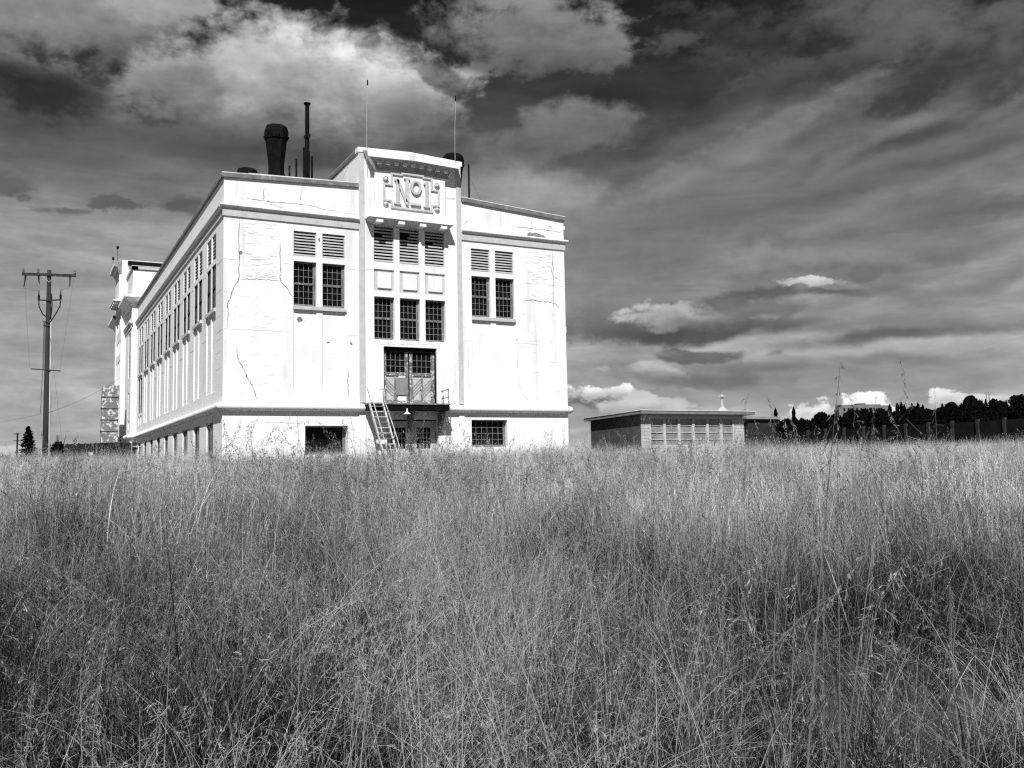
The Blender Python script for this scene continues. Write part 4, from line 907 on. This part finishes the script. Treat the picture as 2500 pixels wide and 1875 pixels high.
# ================================================================= trees
rng = np.random.default_rng(5)
def crown_arrays(kind, H, Wd, n, leaf):
    """leaf-clump quads spread through a crown volume, local z 0..H"""
    c = []
    while len(c) < n:
        z = rng.uniform(.04, 1)
        if kind == 'c': r = (1-z)**.8*(.75+.35*sin(z*38+1)); 
        elif kind == 'p': r = min(1, z*5)*(1-z**3)**.7*(.85+.2*sin(z*17))
        else: r = sqrt(max(0, 1-((z-.55)/.47)**2))*(.8+.25*sin(z*9))
        a = rng.uniform(0, 2*pi); q = sqrt(rng.uniform(.1, 1))*r
        if kind == 'r': q *= .85+.25*sin(3*a+z*7)
        c.append((Wd/2*q*cos(a), Wd/2*q*sin(a), H*z))
    c = np.array(c); u = rng.normal(size=(n, 3)); u /= np.linalg.norm(u, axis=1)[:, None]; w = rng.normal(size=(n, 3)); w = np.cross(u, w); w /= np.linalg.norm(w, axis=1)[:, None]
    s = leaf*rng.uniform(.5, 1.3, (n, 1)); u *= s; w *= s*.7
    v = np.stack([c-u, c-w*.8, c+u, c+w], 1).reshape(-1, 3)
    return v
def leaf_mesh(name, V, mt):
    n = len(V)//4; me = bpy.data.meshes.new(name); me.from_pydata(V.tolist(), [], np.arange(n*4).reshape(n, 4).tolist()); me.materials.append(mt); me.update(); return me
PROTO = {}
for k, (H, Wd, n, lf, core) in {'c': (10, 5.0, 1500, .40, .5), 'p': (10, 2.6, 1100, .36, .5), 'r': (9, 7.5, 1700, .55, .6)}.items():
    V = crown_arrays(k, H, Wd, n, lf); V2 = crown_arrays(k, H*.93, Wd*core, n//2, lf*1.7); PROTO[k] = (leaf_mesh({'c': 'conifer_crown', 'p': 'poplar_crown', 'r': 'round_crown'}[k], np.concatenate([V, V2]), LEAFD), H, np.concatenate([V[:1200], V2[:1000]]))
tm = MB(); tm.tube([(0, 0, -.5), (0, 0, 3), (0.05, 0, 8)], [.22, .17, .05], 7)
TRUNK = tm.build('tmp', [BARKD]); TRME = TRUNK.data; bpy.data.objects.remove(TRUNK)
def tree(kind, x, y, zb, H, label, name, group=None, wide=1.0):
    t = thing(name, label, 'tree', (x, y, zb), group); t.rotation_euler = (0, 0, random.uniform(0, 6)); s = H/PROTO[kind][1]; t.scale = (s*wide, s*wide, s)
    for nm, me in (('trunk', TRME), ('crown', PROTO[kind][0])):
        o = bpy.data.objects.new(nm, me); COL.objects.link(o); o.parent = t
    return t
def conifer():
    # layered conifer with drooping boughs, near the distant pole
    t = thing('conifer_tree', 'dark ragged conifer standing alone behind the grass left of the big utility pole', 'tree', (.25, 225.5, 1.4))
    m = MB(); m.tube([(.25, 225.5, 1.2), (.3, 225.5, 12.2)], [.3, .04], 8); m.build('trunk', [BARKD], t)
    V = []
    for i in range(46):
        z = i/46; zz = 2.2+9.9*z; n = 7
        for j in range(n):
            a = random.uniform(0, 2*pi); Lb = (1-z)**.75*2.9*random.uniform(.55, 1.12)+.15
            for k in range(26):
                s = random.uniform(.1, 1); px_ = .28+cos(a)*Lb*s; py_ = 225.5+sin(a)*Lb*s; pz_ = zz-.35*s*Lb*.5+random.uniform(-.12, .15); e = .17*random.uniform(.6, 1.4)
                d1 = Vector((random.gauss(0, 1), random.gauss(0, 1), random.gauss(0, .5))).normalized()*e; d2 = d1.orthogonal().normalized()*e*.6; c = Vector((px_, py_, pz_))
                V += [tuple(c-d1), tuple(c-d2), tuple(c+d1), tuple(c+d2)]
    o = bpy.data.objects.new('crown', leaf_mesh('crown', np.array(V), LEAFD)); COL.objects.link(o); o.parent = t; o.matrix_parent_inverse = Matrix.Translation(-t.location)
conifer()
def bush(name, x, y, zb, sx, sz, n, label, leaf=.12, twigs=0):
    t = thing(name, label, 'shrub', (x, y, zb)); V = []
    for i in range(n):
        a, b = random.uniform(0, 2*pi), random.uniform(0, 1); r = sx*sqrt(random.random())*(.7+.3*sin(3*a)); z = sz*b*(1-(r/sx/1.1)**2)
        c = Vector((x+r*cos(a), y+r*sin(a), zb+z)); d1 = Vector((random.gauss(0, 1), random.gauss(0, 1), random.gauss(0, 1))).normalized()*leaf*random.uniform(.6, 1.4); d2 = d1.orthogonal().normalized()*leaf*.6
        V += [tuple(c-d1), tuple(c-d2), tuple(c+d1), tuple(c+d2)]
    o = bpy.data.objects.new('foliage', leaf_mesh('foliage', np.array(V), LEAFD)); COL.objects.link(o); o.parent = t; o.matrix_parent_inverse = Matrix.Translation(-t.location)
    m = MB()
    for i in range(5+twigs):
        a = random.uniform(0, 6.28); m.tube([(x, y, zb-.2), (x+cos(a)*sx*.3, y+sin(a)*sx*.3, zb+sz*.6), (x+cos(a)*sx*.8, y+sin(a)*sx*.8, zb+sz*1.15)], [.05*sz/2, .035*sz/2, .01], 5)
    m.build('stems', [BARKD], t)
bush('shrub', 1.75, 64.3, 1.5, .8, 2.2, 1500, 'black ragged shrub against the left end of the black fence', .1)
bush('shrub', -4.6, 226.5, 1.5, 3.0, 4.6, 1600, 'dark bushy shrub with bare twigs at the far left edge', .3, 5)
bush('shrub', 5.2, 64.0, 1.5, 1.3, 1.5, 1500, 'dark weedy bush at the foot of the black fence beside the white building', .1)
bush('shrub', 27.9, 50.5, 1.5, 1.1, 2.6, 1800, 'dark bush between the white building and the hut', .13)
bush('shrub', 31.0, 58.0, 1.5, 1.0, 3.0, 1500, 'dark bush just left of the hut end wall', .13)
bush('shrub', 2.9, 64.8, 1.5, .9, 1.2, 1200, 'low dark weeds at the middle of the black fence', .1)
def skyl(t_):
    for (a, b), (c, d) in zip(SKYLINE, SKYLINE[1:]):
        if a <= t_ <= c: return b+(d-b)*(t_-a)/(c-a)
    return SKYLINE[0][1] if t_ < SKYLINE[0][0] else SKYLINE[-1][1]
# wooded ridge as one mass
VV = []
for i in range(800):
    t_ = random.uniform(.15, .80); D = random.uniform(470, 585); front = D < 545
    top = 1.6+skyl(t_)*D*(random.uniform(.5, .93) if front else random.uniform(.95, 1.02))
    if t_ > .62: top = 1.6+.07*D*random.uniform(.7, 1)
    if t_ < .255: top = 1.6+.033*D*random.uniform(.5, .95)
    p = rf_(t_*D, D); zb = gz(p.x, p.y)-1.0; H = max(5, top-zb); k = 'r' if random.random() < .6 else 'c'
    V = PROTO[k][2].copy(); s = H/PROTO[k][1]; sw = min(s, 1.2)*random.uniform(.9, 1.5); a = random.uniform(0, 6.28); ca, sa = cos(a), sin(a)
    V = np.stack([(V[:, 0]*ca-V[:, 1]*sa)*sw+p.x, (V[:, 0]*sa+V[:, 1]*ca)*sw+p.y, V[:, 2]*s+zb], 1); VV.append(V)
o = bpy.data.objects.new('woods', leaf_mesh('woods', np.concatenate(VV), LEAFD)); COL.objects.link(o); tag(o, 'dark mass of woods covering the ridge beyond the slab fence', 'woods', kind='stuff')
TL = ['broad round tree just right of the hut roof', 'slim dark poplar nearest the shed on the ridge', 'stout dark poplar standing alone right of the shed', '', 'narrow poplar just right of the hilltop building', 'second poplar right of the hilltop building, tallest of its clump', 'third poplar right of the hilltop building, stout', 'short poplar closing the clump right of the hilltop building',
      'pointed conifer between the ridge poplars', 'poplar in the middle of the ridge right of the building', 'pointed conifer next to the middle ridge poplar', 'small pointed conifer left of the hilltop building', 'second small pointed conifer left of the hilltop building', 'rounded tree rising left of the hilltop building', 'small pointed conifer at the low left part of the ridge',
      'rounded tree on the rising right part of the ridge', 'big rounded tree making the highest hump on the ridge', 'pointed conifer just right of the highest hump of the ridge', 'pointed conifer on the right half of the ridge', 'broad rounded tree at the right edge of the ridge']
NM = {'p': 'poplar_tree', 'c': 'conifer_tree', 'r': 'broadleaf_tree'}
TLm = {(.2829, 'p'): TL[1], (.3023, 'p'): TL[2], (.2673, 'r'): TL[0], (.4059, 'p'): TL[4], (.414, 'p'): TL[5], (.4184, 'p'): TL[6], (.4214, 'p'): TL[7], (.4298, 'c'): TL[8], (.4364, 'p'): TL[9], (.4416, 'c'): TL[10], (.3402, 'c'): TL[11], (.3455, 'c'): TL[12], (.3315, 'r'): TL[13], (.3251, 'c'): TL[14], (.4721, 'r'): TL[15], (.4937, 'r'): TL[16], (.5094, 'c'): TL[17], (.4624, 'c'): TL[18], (.5422, 'r'): TL[19]}
seen = set()
for t_, sl_, k in TREES:
    if (t_, k) in seen or k == 'r' and t_ < .27: continue
    seen.add((t_, k)); D = 588; p = rf_(t_*D, D); top = 1.6+sl_*D; H = {'p': 15, 'c': 13, 'r': 14}[k]
    tree(k, p.x, p.y, top-H, H, TLm[(t_, k)], NM[k], 'trees standing out on the wooded ridge', {'p': .95, 'c': .8, 'r': .9}[k])
# hilltop building
t = thing('hilltop_building', 'pale flat-roofed block with small square windows on the wooded ridge', 'building', (516, 463, 28))
D = 650; a_ = rf_(.3537*D, D); b_ = rf_(.398*D, D+3); back = F0*12
def hb(m, p, q, zb, zt, mi=0, bk=12):
    k = F0*bk; m.hexa([(p.x, p.y, zb), (q.x, q.y, zb), (q.x+k.x, q.y+k.y, zb), (p.x+k.x, p.y+k.y, zb), (p.x, p.y, zt), (q.x, q.y, zt), (q.x+k.x, q.y+k.y, zt), (p.x+k.x, p.y+k.y, zt)], mi)
m = MB(); hb(m, a_, b_, 24, 39.4); hb(m, a_-R0*2.0-F0*.5, a_-R0*.003-F0*.5, 24, 36.6, 0, 9); hb(m, b_+R0*.003, b_+R0*6.5, 24, 38.6, 0, 9); m.build('wall', [PALEB], t)
m = MB(); hb(m, a_.lerp(b_, .42), a_.lerp(b_, .62), 39.403, 40.2, 0, 8); m.build('roof_plant_room', [mat('dark_plant', .04, .08)], t)
for i in range(9):
    for j in range(2):
        s = (.05+.108*i); p = a_.lerp(b_, s)-F0*.15; q = p+R0*1.3; m = MB(); hb(m, p, q, 35.1-3.3*j, 37.0-3.3*j, 0, .12); m.build('window', [BLACKM], t)
for x_ in (.5105, .5135):
    D = 640; p = rf_(x_*D, D); m = MB(); m.tube([(p.x, p.y, 30), (p.x, p.y, 1.6+.069*D)], .35, 6); tag(m.build('mast', [mat('mast_grey', .2, .3)]), 'faint thin mast on the ridge, %s of two' % ('left' if x_ < .512 else 'right'), 'mast', 'masts on the ridge')

# ================================================================= grass
def ribbon(base, az, H, lean, p, w, nseg, shade, rb=None, kink=0, droop=0):
    """arrays for one batch of blades: base (n,2), az (n,), ... returns verts (n*(nseg+1)*2,3), faces, shade"""
    n = len(az); s = np.linspace(0, 1, nseg+1)[None, :]
    d = np.stack([np.cos(az), np.sin(az)], 1)
    hor = (lean[:, None]*H[:, None])*s**p[:, None]
    z = H[:, None]*(s-droop*np.clip(lean, 0, 2)[:, None]*s**3)
    X = base[:, 0, None]+d[:, 0, None]*hor; Y = base[:, 1, None]+d[:, 1, None]*hor
    X = X+kink*np.cumsum(rb.normal(size=X.shape), 1)*.01; Y = Y+kink*np.cumsum(rb.normal(size=X.shape), 1)*.01
    ra = rb.uniform(0, pi, n); wx = np.cos(ra)[:, None]; wy = np.sin(ra)[:, None]
    ww = w[:, None]*(1-s**2*.9)*.5
    A = np.stack([X-wx*ww, Y-wy*ww, z], 2); B = np.stack([X+wx*ww, Y+wy*ww, z], 2)
    V = np.stack([A, B], 2).reshape(-1, 3)                     # n, s, 2
    i = (np.arange(n)*(nseg+1)*2)[:, None]+np.arange(nseg)[None, :]*2
    F = np.stack([i, i+1, i+3, i+2], 2).reshape(-1, 4)
    sh = np.repeat(shade, (nseg+1)*2)
    C = np.stack([X, Y, z], 2)
    return V, F, sh, C
def spikelets(C, n, per, top, ln, rb, shade, wd=.0022, spread=.05, kdir=None):
    """drooping spikelets (diamonds) on little branches along the last part of stems C (n,s,3)"""
    V = []; F = []; S_ = []; k = 0; ns = C.shape[1]
    for i in range(n):
        sgn = rb.uniform(-1, 1, 2); side = np.array([sgn[0], sgn[1], 0.]); side /= np.linalg.norm(side)+1e-6
        for j in range(per):
            t = 1-top*(j/per)**1.0*rb.uniform(.85, 1.1); f = t*(ns-1); a = min(int(f), ns-2); p = C[i, a]*(1-(f-a))+C[i, a+1]*(f-a)
            br = (side*rb.uniform(.3, 1)+rb.normal(size=3)*.35)*spread*(.3+1.2*(1-t)/top)
            e = p+br+np.array([0, 0, -abs(rb.normal())*spread*.35])
            dirv = e-p; dirv = dirv/(np.linalg.norm(dirv)+1e-6)+np.array([0, 0, -.9]); dirv /= np.linalg.norm(dirv)
            o = np.cross(dirv, rb.normal(size=3)); o /= np.linalg.norm(o)+1e-6
            # branch thread
            V += [p-o*.0005, p+o*.0005, e+o*.0004, e-o*.0004]; F.append((k, k+1, k+2, k+3)); k += 4
            for q in range(2):
                c = p+(e-p)*rb.uniform(.5, 1); l = ln*rb.uniform(.7, 1.3); dv_ = dirv+rb.normal(size=3)*.25
                V += [c, c+dv_*l*.5+o*wd, c+dv_*l, c+dv_*l*.5-o*wd]; F.append((k, k+1, k+2, k+3)); k += 4
            S_ += [shade]*12
    return np.array(V), np.array(F), np.array(S_)
def joinp(parts):
    V = []; F = []; S_ = []; n = 0
    for v, f, s in parts: V.append(v); F.append(f+n); S_.append(s); n += len(v)
    return np.concatenate(V), np.concatenate(F), np.concatenate(S_)
def tuft(seed, R_, nb, ns, nf, hb_, hs, bw, sw, seg, per, ln, spread, npan=None, wd=.0022):
    rb = np.random.default_rng(seed); parts = []
    def pos(n): a = rb.uniform(0, 2*pi, n); r = R_*np.sqrt(rb.uniform(0, 1, n)); return np.stack([r*np.cos(a), r*np.sin(a)], 1)
    # leaves
    V, F, s, C = ribbon(pos(nb), rb.uniform(0, 2*pi, nb), rb.uniform(*hb_, nb), rb.uniform(.1, 1.3, nb), rb.uniform(1.4, 2.6, nb), rb.uniform(.6, 1.3, nb)*bw, seg, rb.uniform(0, .62, nb)**1.3, rb, droop=.35); parts.append((V, F, s))
    # stems
    if ns:
        az_ = rb.normal(2.4, 1.4, ns)
        V, F, s, C = ribbon(pos(ns), az_, rb.uniform(*hs, ns), np.abs(rb.normal(.22, .2, ns)), rb.uniform(1.5, 4, ns), rb.uniform(.8, 1.3, ns)*sw, seg+2, rb.uniform(.55, 1, ns), rb, droop=.3); parts.append((V, F, s))
        if per:
            v2, f2, s2 = spikelets(C, ns if npan is None else npan, per, .22, ln, rb, .9, wd=wd, spread=spread); parts.append((v2, f2, s2))
    # leaning, broken stalks
    if nf:
        V, F, s, C = ribbon(pos(nf), rb.uniform(0, 2*pi, nf), rb.uniform(hs[0]*.5, hs[0]*1.1, nf), rb.uniform(.3, 1.7, nf), rb.uniform(.9, 1.35, nf), rb.uniform(.8, 1.4, nf)*sw, 4, rb.uniform(.5, 1, nf), rb, droop=.12); parts.append((V, F, s))
    return joinp(parts)
def grass_material(name, dry, green, MIDK=.07):
    m = bpy.data.materials.new(name); m.use_nodes = True; nt = m.node_tree; N = nt.nodes; L = nt.links; N.clear()
    at = N.new('ShaderNodeAttribute'); at.attribute_name = 'shade'
    geo = N.new('ShaderNodeNewGeometry')
    n1 = N.new('ShaderNodeTexNoise'); n1.inputs['Scale'].default_value = .55; n1.inputs['Detail'].default_value = 4; L.new(geo.outputs['Position'], n1.inputs['Vector'])
    mr = N.new('ShaderNodeMapRange'); L.new(n1.outputs['Fac'], mr.inputs[0]); mr.inputs[1].default_value = .38; mr.inputs[2].default_value = .62; mr.inputs[3].default_value = -.38; mr.inputs[4].default_value = .2
    ad = N.new('ShaderNodeMath'); ad.operation = 'ADD'; ad.use_clamp = True; L.new(at.outputs['Fac'], ad.inputs[0]); L.new(mr.outputs[0], ad.inputs[1])
    rp = N.new('ShaderNodeValToRGB'); e = rp.color_ramp.elements; e[0].position = 0; e[0].color = (green, green, green, 1); e[1].position = .95; e[1].color = (dry, dry, dry, 1)
    x = rp.color_ramp.elements.new(.5); g_ = green*.75+dry*MIDK; x.color = (g_, g_, g_, 1); L.new(ad.outputs[0], rp.inputs[0])
    df = N.new('ShaderNodeBsdfDiffuse'); tr = N.new('ShaderNodeBsdfTranslucent'); mx = N.new('ShaderNodeMixShader'); mx.inputs[0].default_value = .18
    gl = N.new('ShaderNodeBsdfGlossy'); gl.inputs['Roughness'].default_value = .45; gl.inputs['Color'].default_value = (.5, .5, .5, 1); mg = N.new('ShaderNodeMixShader'); mg.inputs[0].default_value = .05
    L.new(rp.outputs[0], df.inputs[0]); L.new(rp.outputs[0], tr.inputs[0]); L.new(df.outputs[0], mx.inputs[1]); L.new(tr.outputs[0], mx.inputs[2]); L.new(mx.outputs[0], mg.inputs[1]); L.new(gl.outputs[0], mg.inputs[2])
    o = N.new('ShaderNodeOutputMaterial'); L.new(mg.outputs[0], o.inputs[0]); return m
def scatter(name, protos, pts, rotz, scl, tilt, pid, material, label):
    """one object: prototype tufts + loose points in its own mesh; geometry nodes set a tuft on each point"""
    V = [np.array(pts, np.float32)]; F = []; SH = [np.zeros(len(pts))]; ID = [np.full(len(pts), -1)]; n = len(pts)
    for i, (v, f, s) in enumerate(protos): V.append(v); F.append(f+n); SH.append(s); ID.append(np.full(len(v), i)); n += len(v)
    V = np.concatenate(V).astype(np.float32); F = np.concatenate(F).astype(np.int32); SH = np.concatenate(SH).astype(np.float32); ID = np.concatenate(ID).astype(np.int32)
    me = bpy.data.meshes.new(name); me.vertices.add(len(V)); me.vertices.foreach_set('co', V.ravel()); me.loops.add(F.size); me.loops.foreach_set('vertex_index', F.ravel())
    me.polygons.add(len(F)); me.polygons.foreach_set('loop_start', np.arange(0, F.size, 4, dtype=np.int32)); me.update(calc_edges=True); me.materials.append(material)
    for nm, arr, ty in (('shade', SH, 'FLOAT'), ('pid', ID, 'INT')):
        a = me.attributes.new(nm, ty, 'POINT'); a.data.foreach_set('value', arr)
    k = len(pts); z = np.zeros(len(V)-k)
    rv = np.zeros((len(V), 3), np.float32); rv[:k, 0] = tilt[0]; rv[:k, 1] = tilt[1]; rv[:k, 2] = rotz
    a = me.attributes.new('rotv', 'FLOAT_VECTOR', 'POINT'); a.data.foreach_set('vector', rv.ravel())
    a = me.attributes.new('scl', 'FLOAT', 'POINT'); a.data.foreach_set('value', np.concatenate([scl, z]).astype(np.float32))
    a = me.attributes.new('pick', 'INT', 'POINT'); a.data.foreach_set('value', np.concatenate([pid, z]).astype(np.int32))
    o = bpy.data.objects.new(name, me); COL.objects.link(o)
    ng = bpy.data.node_groups.new(name+'_scatter', 'GeometryNodeTree'); ng.interface.new_socket('Geometry', in_out='INPUT', socket_type='NodeSocketGeometry'); ng.interface.new_socket('Geometry', in_out='OUTPUT', socket_type='NodeSocketGeometry')
    N = ng.nodes; L = ng.links; gi = N.new('NodeGroupInput'); go = N.new('NodeGroupOutput')
    def attr(nm, ty): n_ = N.new('GeometryNodeInputNamedAttribute'); n_.data_type = ty; n_.inputs['Name'].default_value = nm; return n_.outputs['Attribute']
    def eq(v):
        c = N.new('FunctionNodeCompare'); c.data_type = 'INT'; c.operation = 'EQUAL'; L.new(attr('pid', 'INT'), c.inputs[2]); c.inputs[3].default_value = v; return c.outputs[0]
    def sep(v):
        s = N.new('GeometryNodeSeparateGeometry'); s.domain = 'POINT'; L.new(gi.outputs[0], s.inputs[0]); L.new(eq(v), s.inputs[1]); return s.outputs[0]
    jn = N.new('GeometryNodeJoinGeometry')
    for i in reversed(range(len(protos))):        # the first link in becomes the last instance index
        g2 = N.new('GeometryNodeGeometryToInstance'); L.new(sep(i), g2.inputs[0]); L.new(g2.outputs[0], jn.inputs[0])
    mp = N.new('GeometryNodeMeshToPoints'); L.new(sep(-1), mp.inputs[0])
    ip = N.new('GeometryNodeInstanceOnPoints'); L.new(mp.outputs[0], ip.inputs['Points']); L.new(jn.outputs[0], ip.inputs['Instance']); ip.inputs['Pick Instance'].default_value = True
    L.new(attr('pick', 'INT'), ip.inputs['Instance Index']); L.new(attr('rotv', 'FLOAT_VECTOR'), ip.inputs['Rotation']); L.new(attr('scl', 'FLOAT'), ip.inputs['Scale'])
    L.new(ip.outputs[0], go.inputs[0])
    md = o.modifiers.new('scatter', 'NODES'); md.node_group = ng
    return tag(o, label, 'grass', kind='stuff')
def field(n, d0, d1, tmax, power, rg):
    D = (rg.uniform(d0**power, d1**power, n))**(1/power); t_ = rg.uniform(-tmax, tmax, n)
    x = R0.x*t_*D+F0.x*D; y = R0.y*t_*D+F0.y*D; return x, y, D, t_
def keep(x, y):
    inb = (x > XL-.1) & (y > YF-.05) & (x < XR+.1); hut = (x > 29.4) & (x < 37) & (y > 41.4) & (y < 47); st = (x > 14.6) & (x < 15.5) & (y > 42) ; pav = (x > 7.0) & (y > 81)
    return ~(inb | hut | st | pav)
rg = np.random.default_rng(11)
# near field
NP_ = [tuft(20+i, .26, 36, 6+i % 3*2, 6+i % 2*3, (.18, .62), (.60, 1.08), .0030, .0037, 7, 9, .007, .03, wd=.0008, npan=3) for i in range(6)]
def tussock(seed):
    rb = np.random.default_rng(seed); n = 80; a = rb.uniform(0, 2*pi, n); q = .06*rb.uniform(0, 1, n)
    V, F, s_, C = ribbon(np.stack([q*np.cos(a), q*np.sin(a)], 1), a+rb.normal(0, .5, n), rb.uniform(.45, .95, n), rb.uniform(.25, 1.25, n), rb.uniform(1.8, 3, n), rb.uniform(.002, .0036, n), 9, rb.uniform(.2, 1, n), rb, droop=.42)
    ns = 8; V2, F2, s2, C2 = ribbon(rb.normal(0, .04, (ns, 2)), rb.normal(rb.uniform(0, 6), .9, ns), rb.uniform(.8, 1.2, ns), rb.uniform(.3, .7, ns), rb.uniform(2.5, 4, ns), np.full(ns, .003), 10, rb.uniform(.7, 1, ns), rb, droop=.4)
    return joinp([(V, F, s_), (V2, F2, s2), spikelets(C2, ns, 18, .25, .009, rb, .95, wd=.0009, spread=.035)])
NP_ += [tussock(90+i) for i in range(3)]
def strands(seed):          # long bent stalks lying across the field
    rb = np.random.default_rng(seed); n = 7
    V, F, s_, C = ribbon(rb.normal(0, .35, (n, 2)), rb.uniform(0, 6.283, n), rb.uniform(.6, 1.0, n), rb.uniform(.5, 1.6, n), rb.uniform(1.1, 2.4, n), rb.uniform(.003, .0052, n), 10, rb.uniform(.85, 1, n), rb, droop=.22)
    return joinp([(V, F, s_), spikelets(C, 3, 16, .2, .009, rb, 1.0, wd=.001, spread=.035)])
NP_ += [strands(120+i) for i in range(4)]
x, y, D, t_ = field(3400, .75, 11, .72, 1.75, rg)
pt_ = np.array([.5+.5*sin(a*1.1+.6)*cos(b*.9+2)+.25*sin(a*2.7+b*1.9) for a, b in zip(x, y)])
k = keep(x, y) & (rg.uniform(size=len(x)) > .5*np.clip(.75-pt_, 0, 1)+.75*np.clip(t_-.03, 0, .45)); x, y, D = x[k], y[k], D[k]
z = np.array([gz(a, b) for a, b in zip(x, y)])
patch = np.array([.5+.5*sin(a*1.1+.6)*cos(b*.9+2)+.25*sin(a*2.7+b*1.9) for a, b in zip(x, y)])
rt = np.clip((x*R0.x+y*R0.y)/np.maximum(D, 1), 0, .5)
scl = (.72+.42*patch-.25*rt)*rg.uniform(.78, 1.15, len(x)); scl = np.where(D < 1.6, scl*.72, scl)
scatter('tall_grass', NP_, np.stack([x, y, z], 1), rg.uniform(0, 6.283, len(x)), scl, (rg.normal(0, .12, len(x)), rg.normal(0, .14, len(x))), np.select([(uu := rg.uniform(size=len(x))) < .32, uu < .50], [rg.integers(6, 9, len(x)), rg.integers(9, 13, len(x))], rg.integers(0, 6, len(x))), grass_material('dry_grass', .42, .004, .006), 'tall dry meadow grass filling the foreground')
# long seeding stalks
SPt = [tuft(60+i, .12, 3, 3, 0, (.4, .8), (1.0, 1.42), .003, .0052, 10, 32, .016, .036, wd=.0022) for i in range(5)]
SPt += [tuft(75+i, .12, 3, 3, 0, (.4, .8), (1.0, 1.42), .003, .0042, 12, 34, .010, .034, wd=.0011) for i in range(4)]
x, y, D, t_ = field(480, 1.7, 24, .72, 1.5, rg); k = keep(x, y); x, y, D = x[k], y[k], D[k]; z = np.array([gz(a, b) for a, b in zip(x, y)])
scl = rg.uniform(.68, 1.12, len(x)); scl = np.where(D < 3.2, np.minimum(scl, .85), scl)
ex = []          # taller stands: before the basement wall, along the fence and a few close by on the right
for n_, d0, d1, t0, t1, s0, s1 in ((170, 6.5, 12, -.34, .0, .98, 1.28), (70, 6.5, 12, .0, .2, .95, 1.25), (48, 5, 12, .2, .58, 1.02, 1.36), (14, 2.6, 4.4, .2, .56, 1.12, 1.42), (50, 8, 14, -.6, -.34, .85, 1.08), (10, 3.2, 5, .02, .2, 1.0, 1.2)):
    for _ in range(n_):
        D_ = rg.uniform(d0, d1); T_ = rg.uniform(t0, t1); ex.append((R0.x*T_*D_+F0.x*D_, R0.y*T_*D_+F0.y*D_, D_, rg.uniform(s0, s1)))
ex = np.array(ex); x = np.concatenate([x, ex[:, 0]]); y = np.concatenate([y, ex[:, 1]]); z = np.concatenate([z, [gz(a, b) for a, b in ex[:, :2]]]); scl = np.concatenate([scl, ex[:, 3]])
scatter('seeding_grass', SPt, np.stack([x, y, z], 1), rg.uniform(0, 6.283, len(x)), scl, (rg.normal(0, .1, len(x)), rg.normal(0, .1, len(x))), np.where(x*F0.x+y*F0.y > 8, rg.integers(0, 5, len(x)), rg.integers(5, 9, len(x))), grass_material('seed_stalk', .30, .05, .3), 'long arching grass stalks with drooping seed heads')
# far field
FP_ = [tuft(40+i, .75, 170, 60, 26, (.3, .75), (.55, 1.1), .010, .0065, 4, 3, .02, .04, wd=.0025, npan=20) for i in range(5)]
x, y, D, t_ = field(7000, 9, 75, .74, 1.4, rg); k = keep(x, y); x, y, D = x[k], y[k], D[k]; z = np.array([gz(a, b) for a, b in zip(x, y)])
scatter('meadow_grass', FP_, np.stack([x, y, z], 1), rg.uniform(0, 6.283, len(x)), rg.uniform(.72, 1.1, len(x))*np.array([1+.16*sin(a*.8)*cos(b*.6+1) for a, b in zip(x, y)]), (rg.normal(0, .05, len(x)), rg.normal(0, .05, len(x))), rg.integers(0, 5, len(x)), grass_material('pale_grass', .74, .10, .36), 'paler meadow grass reaching to the buildings and fences')
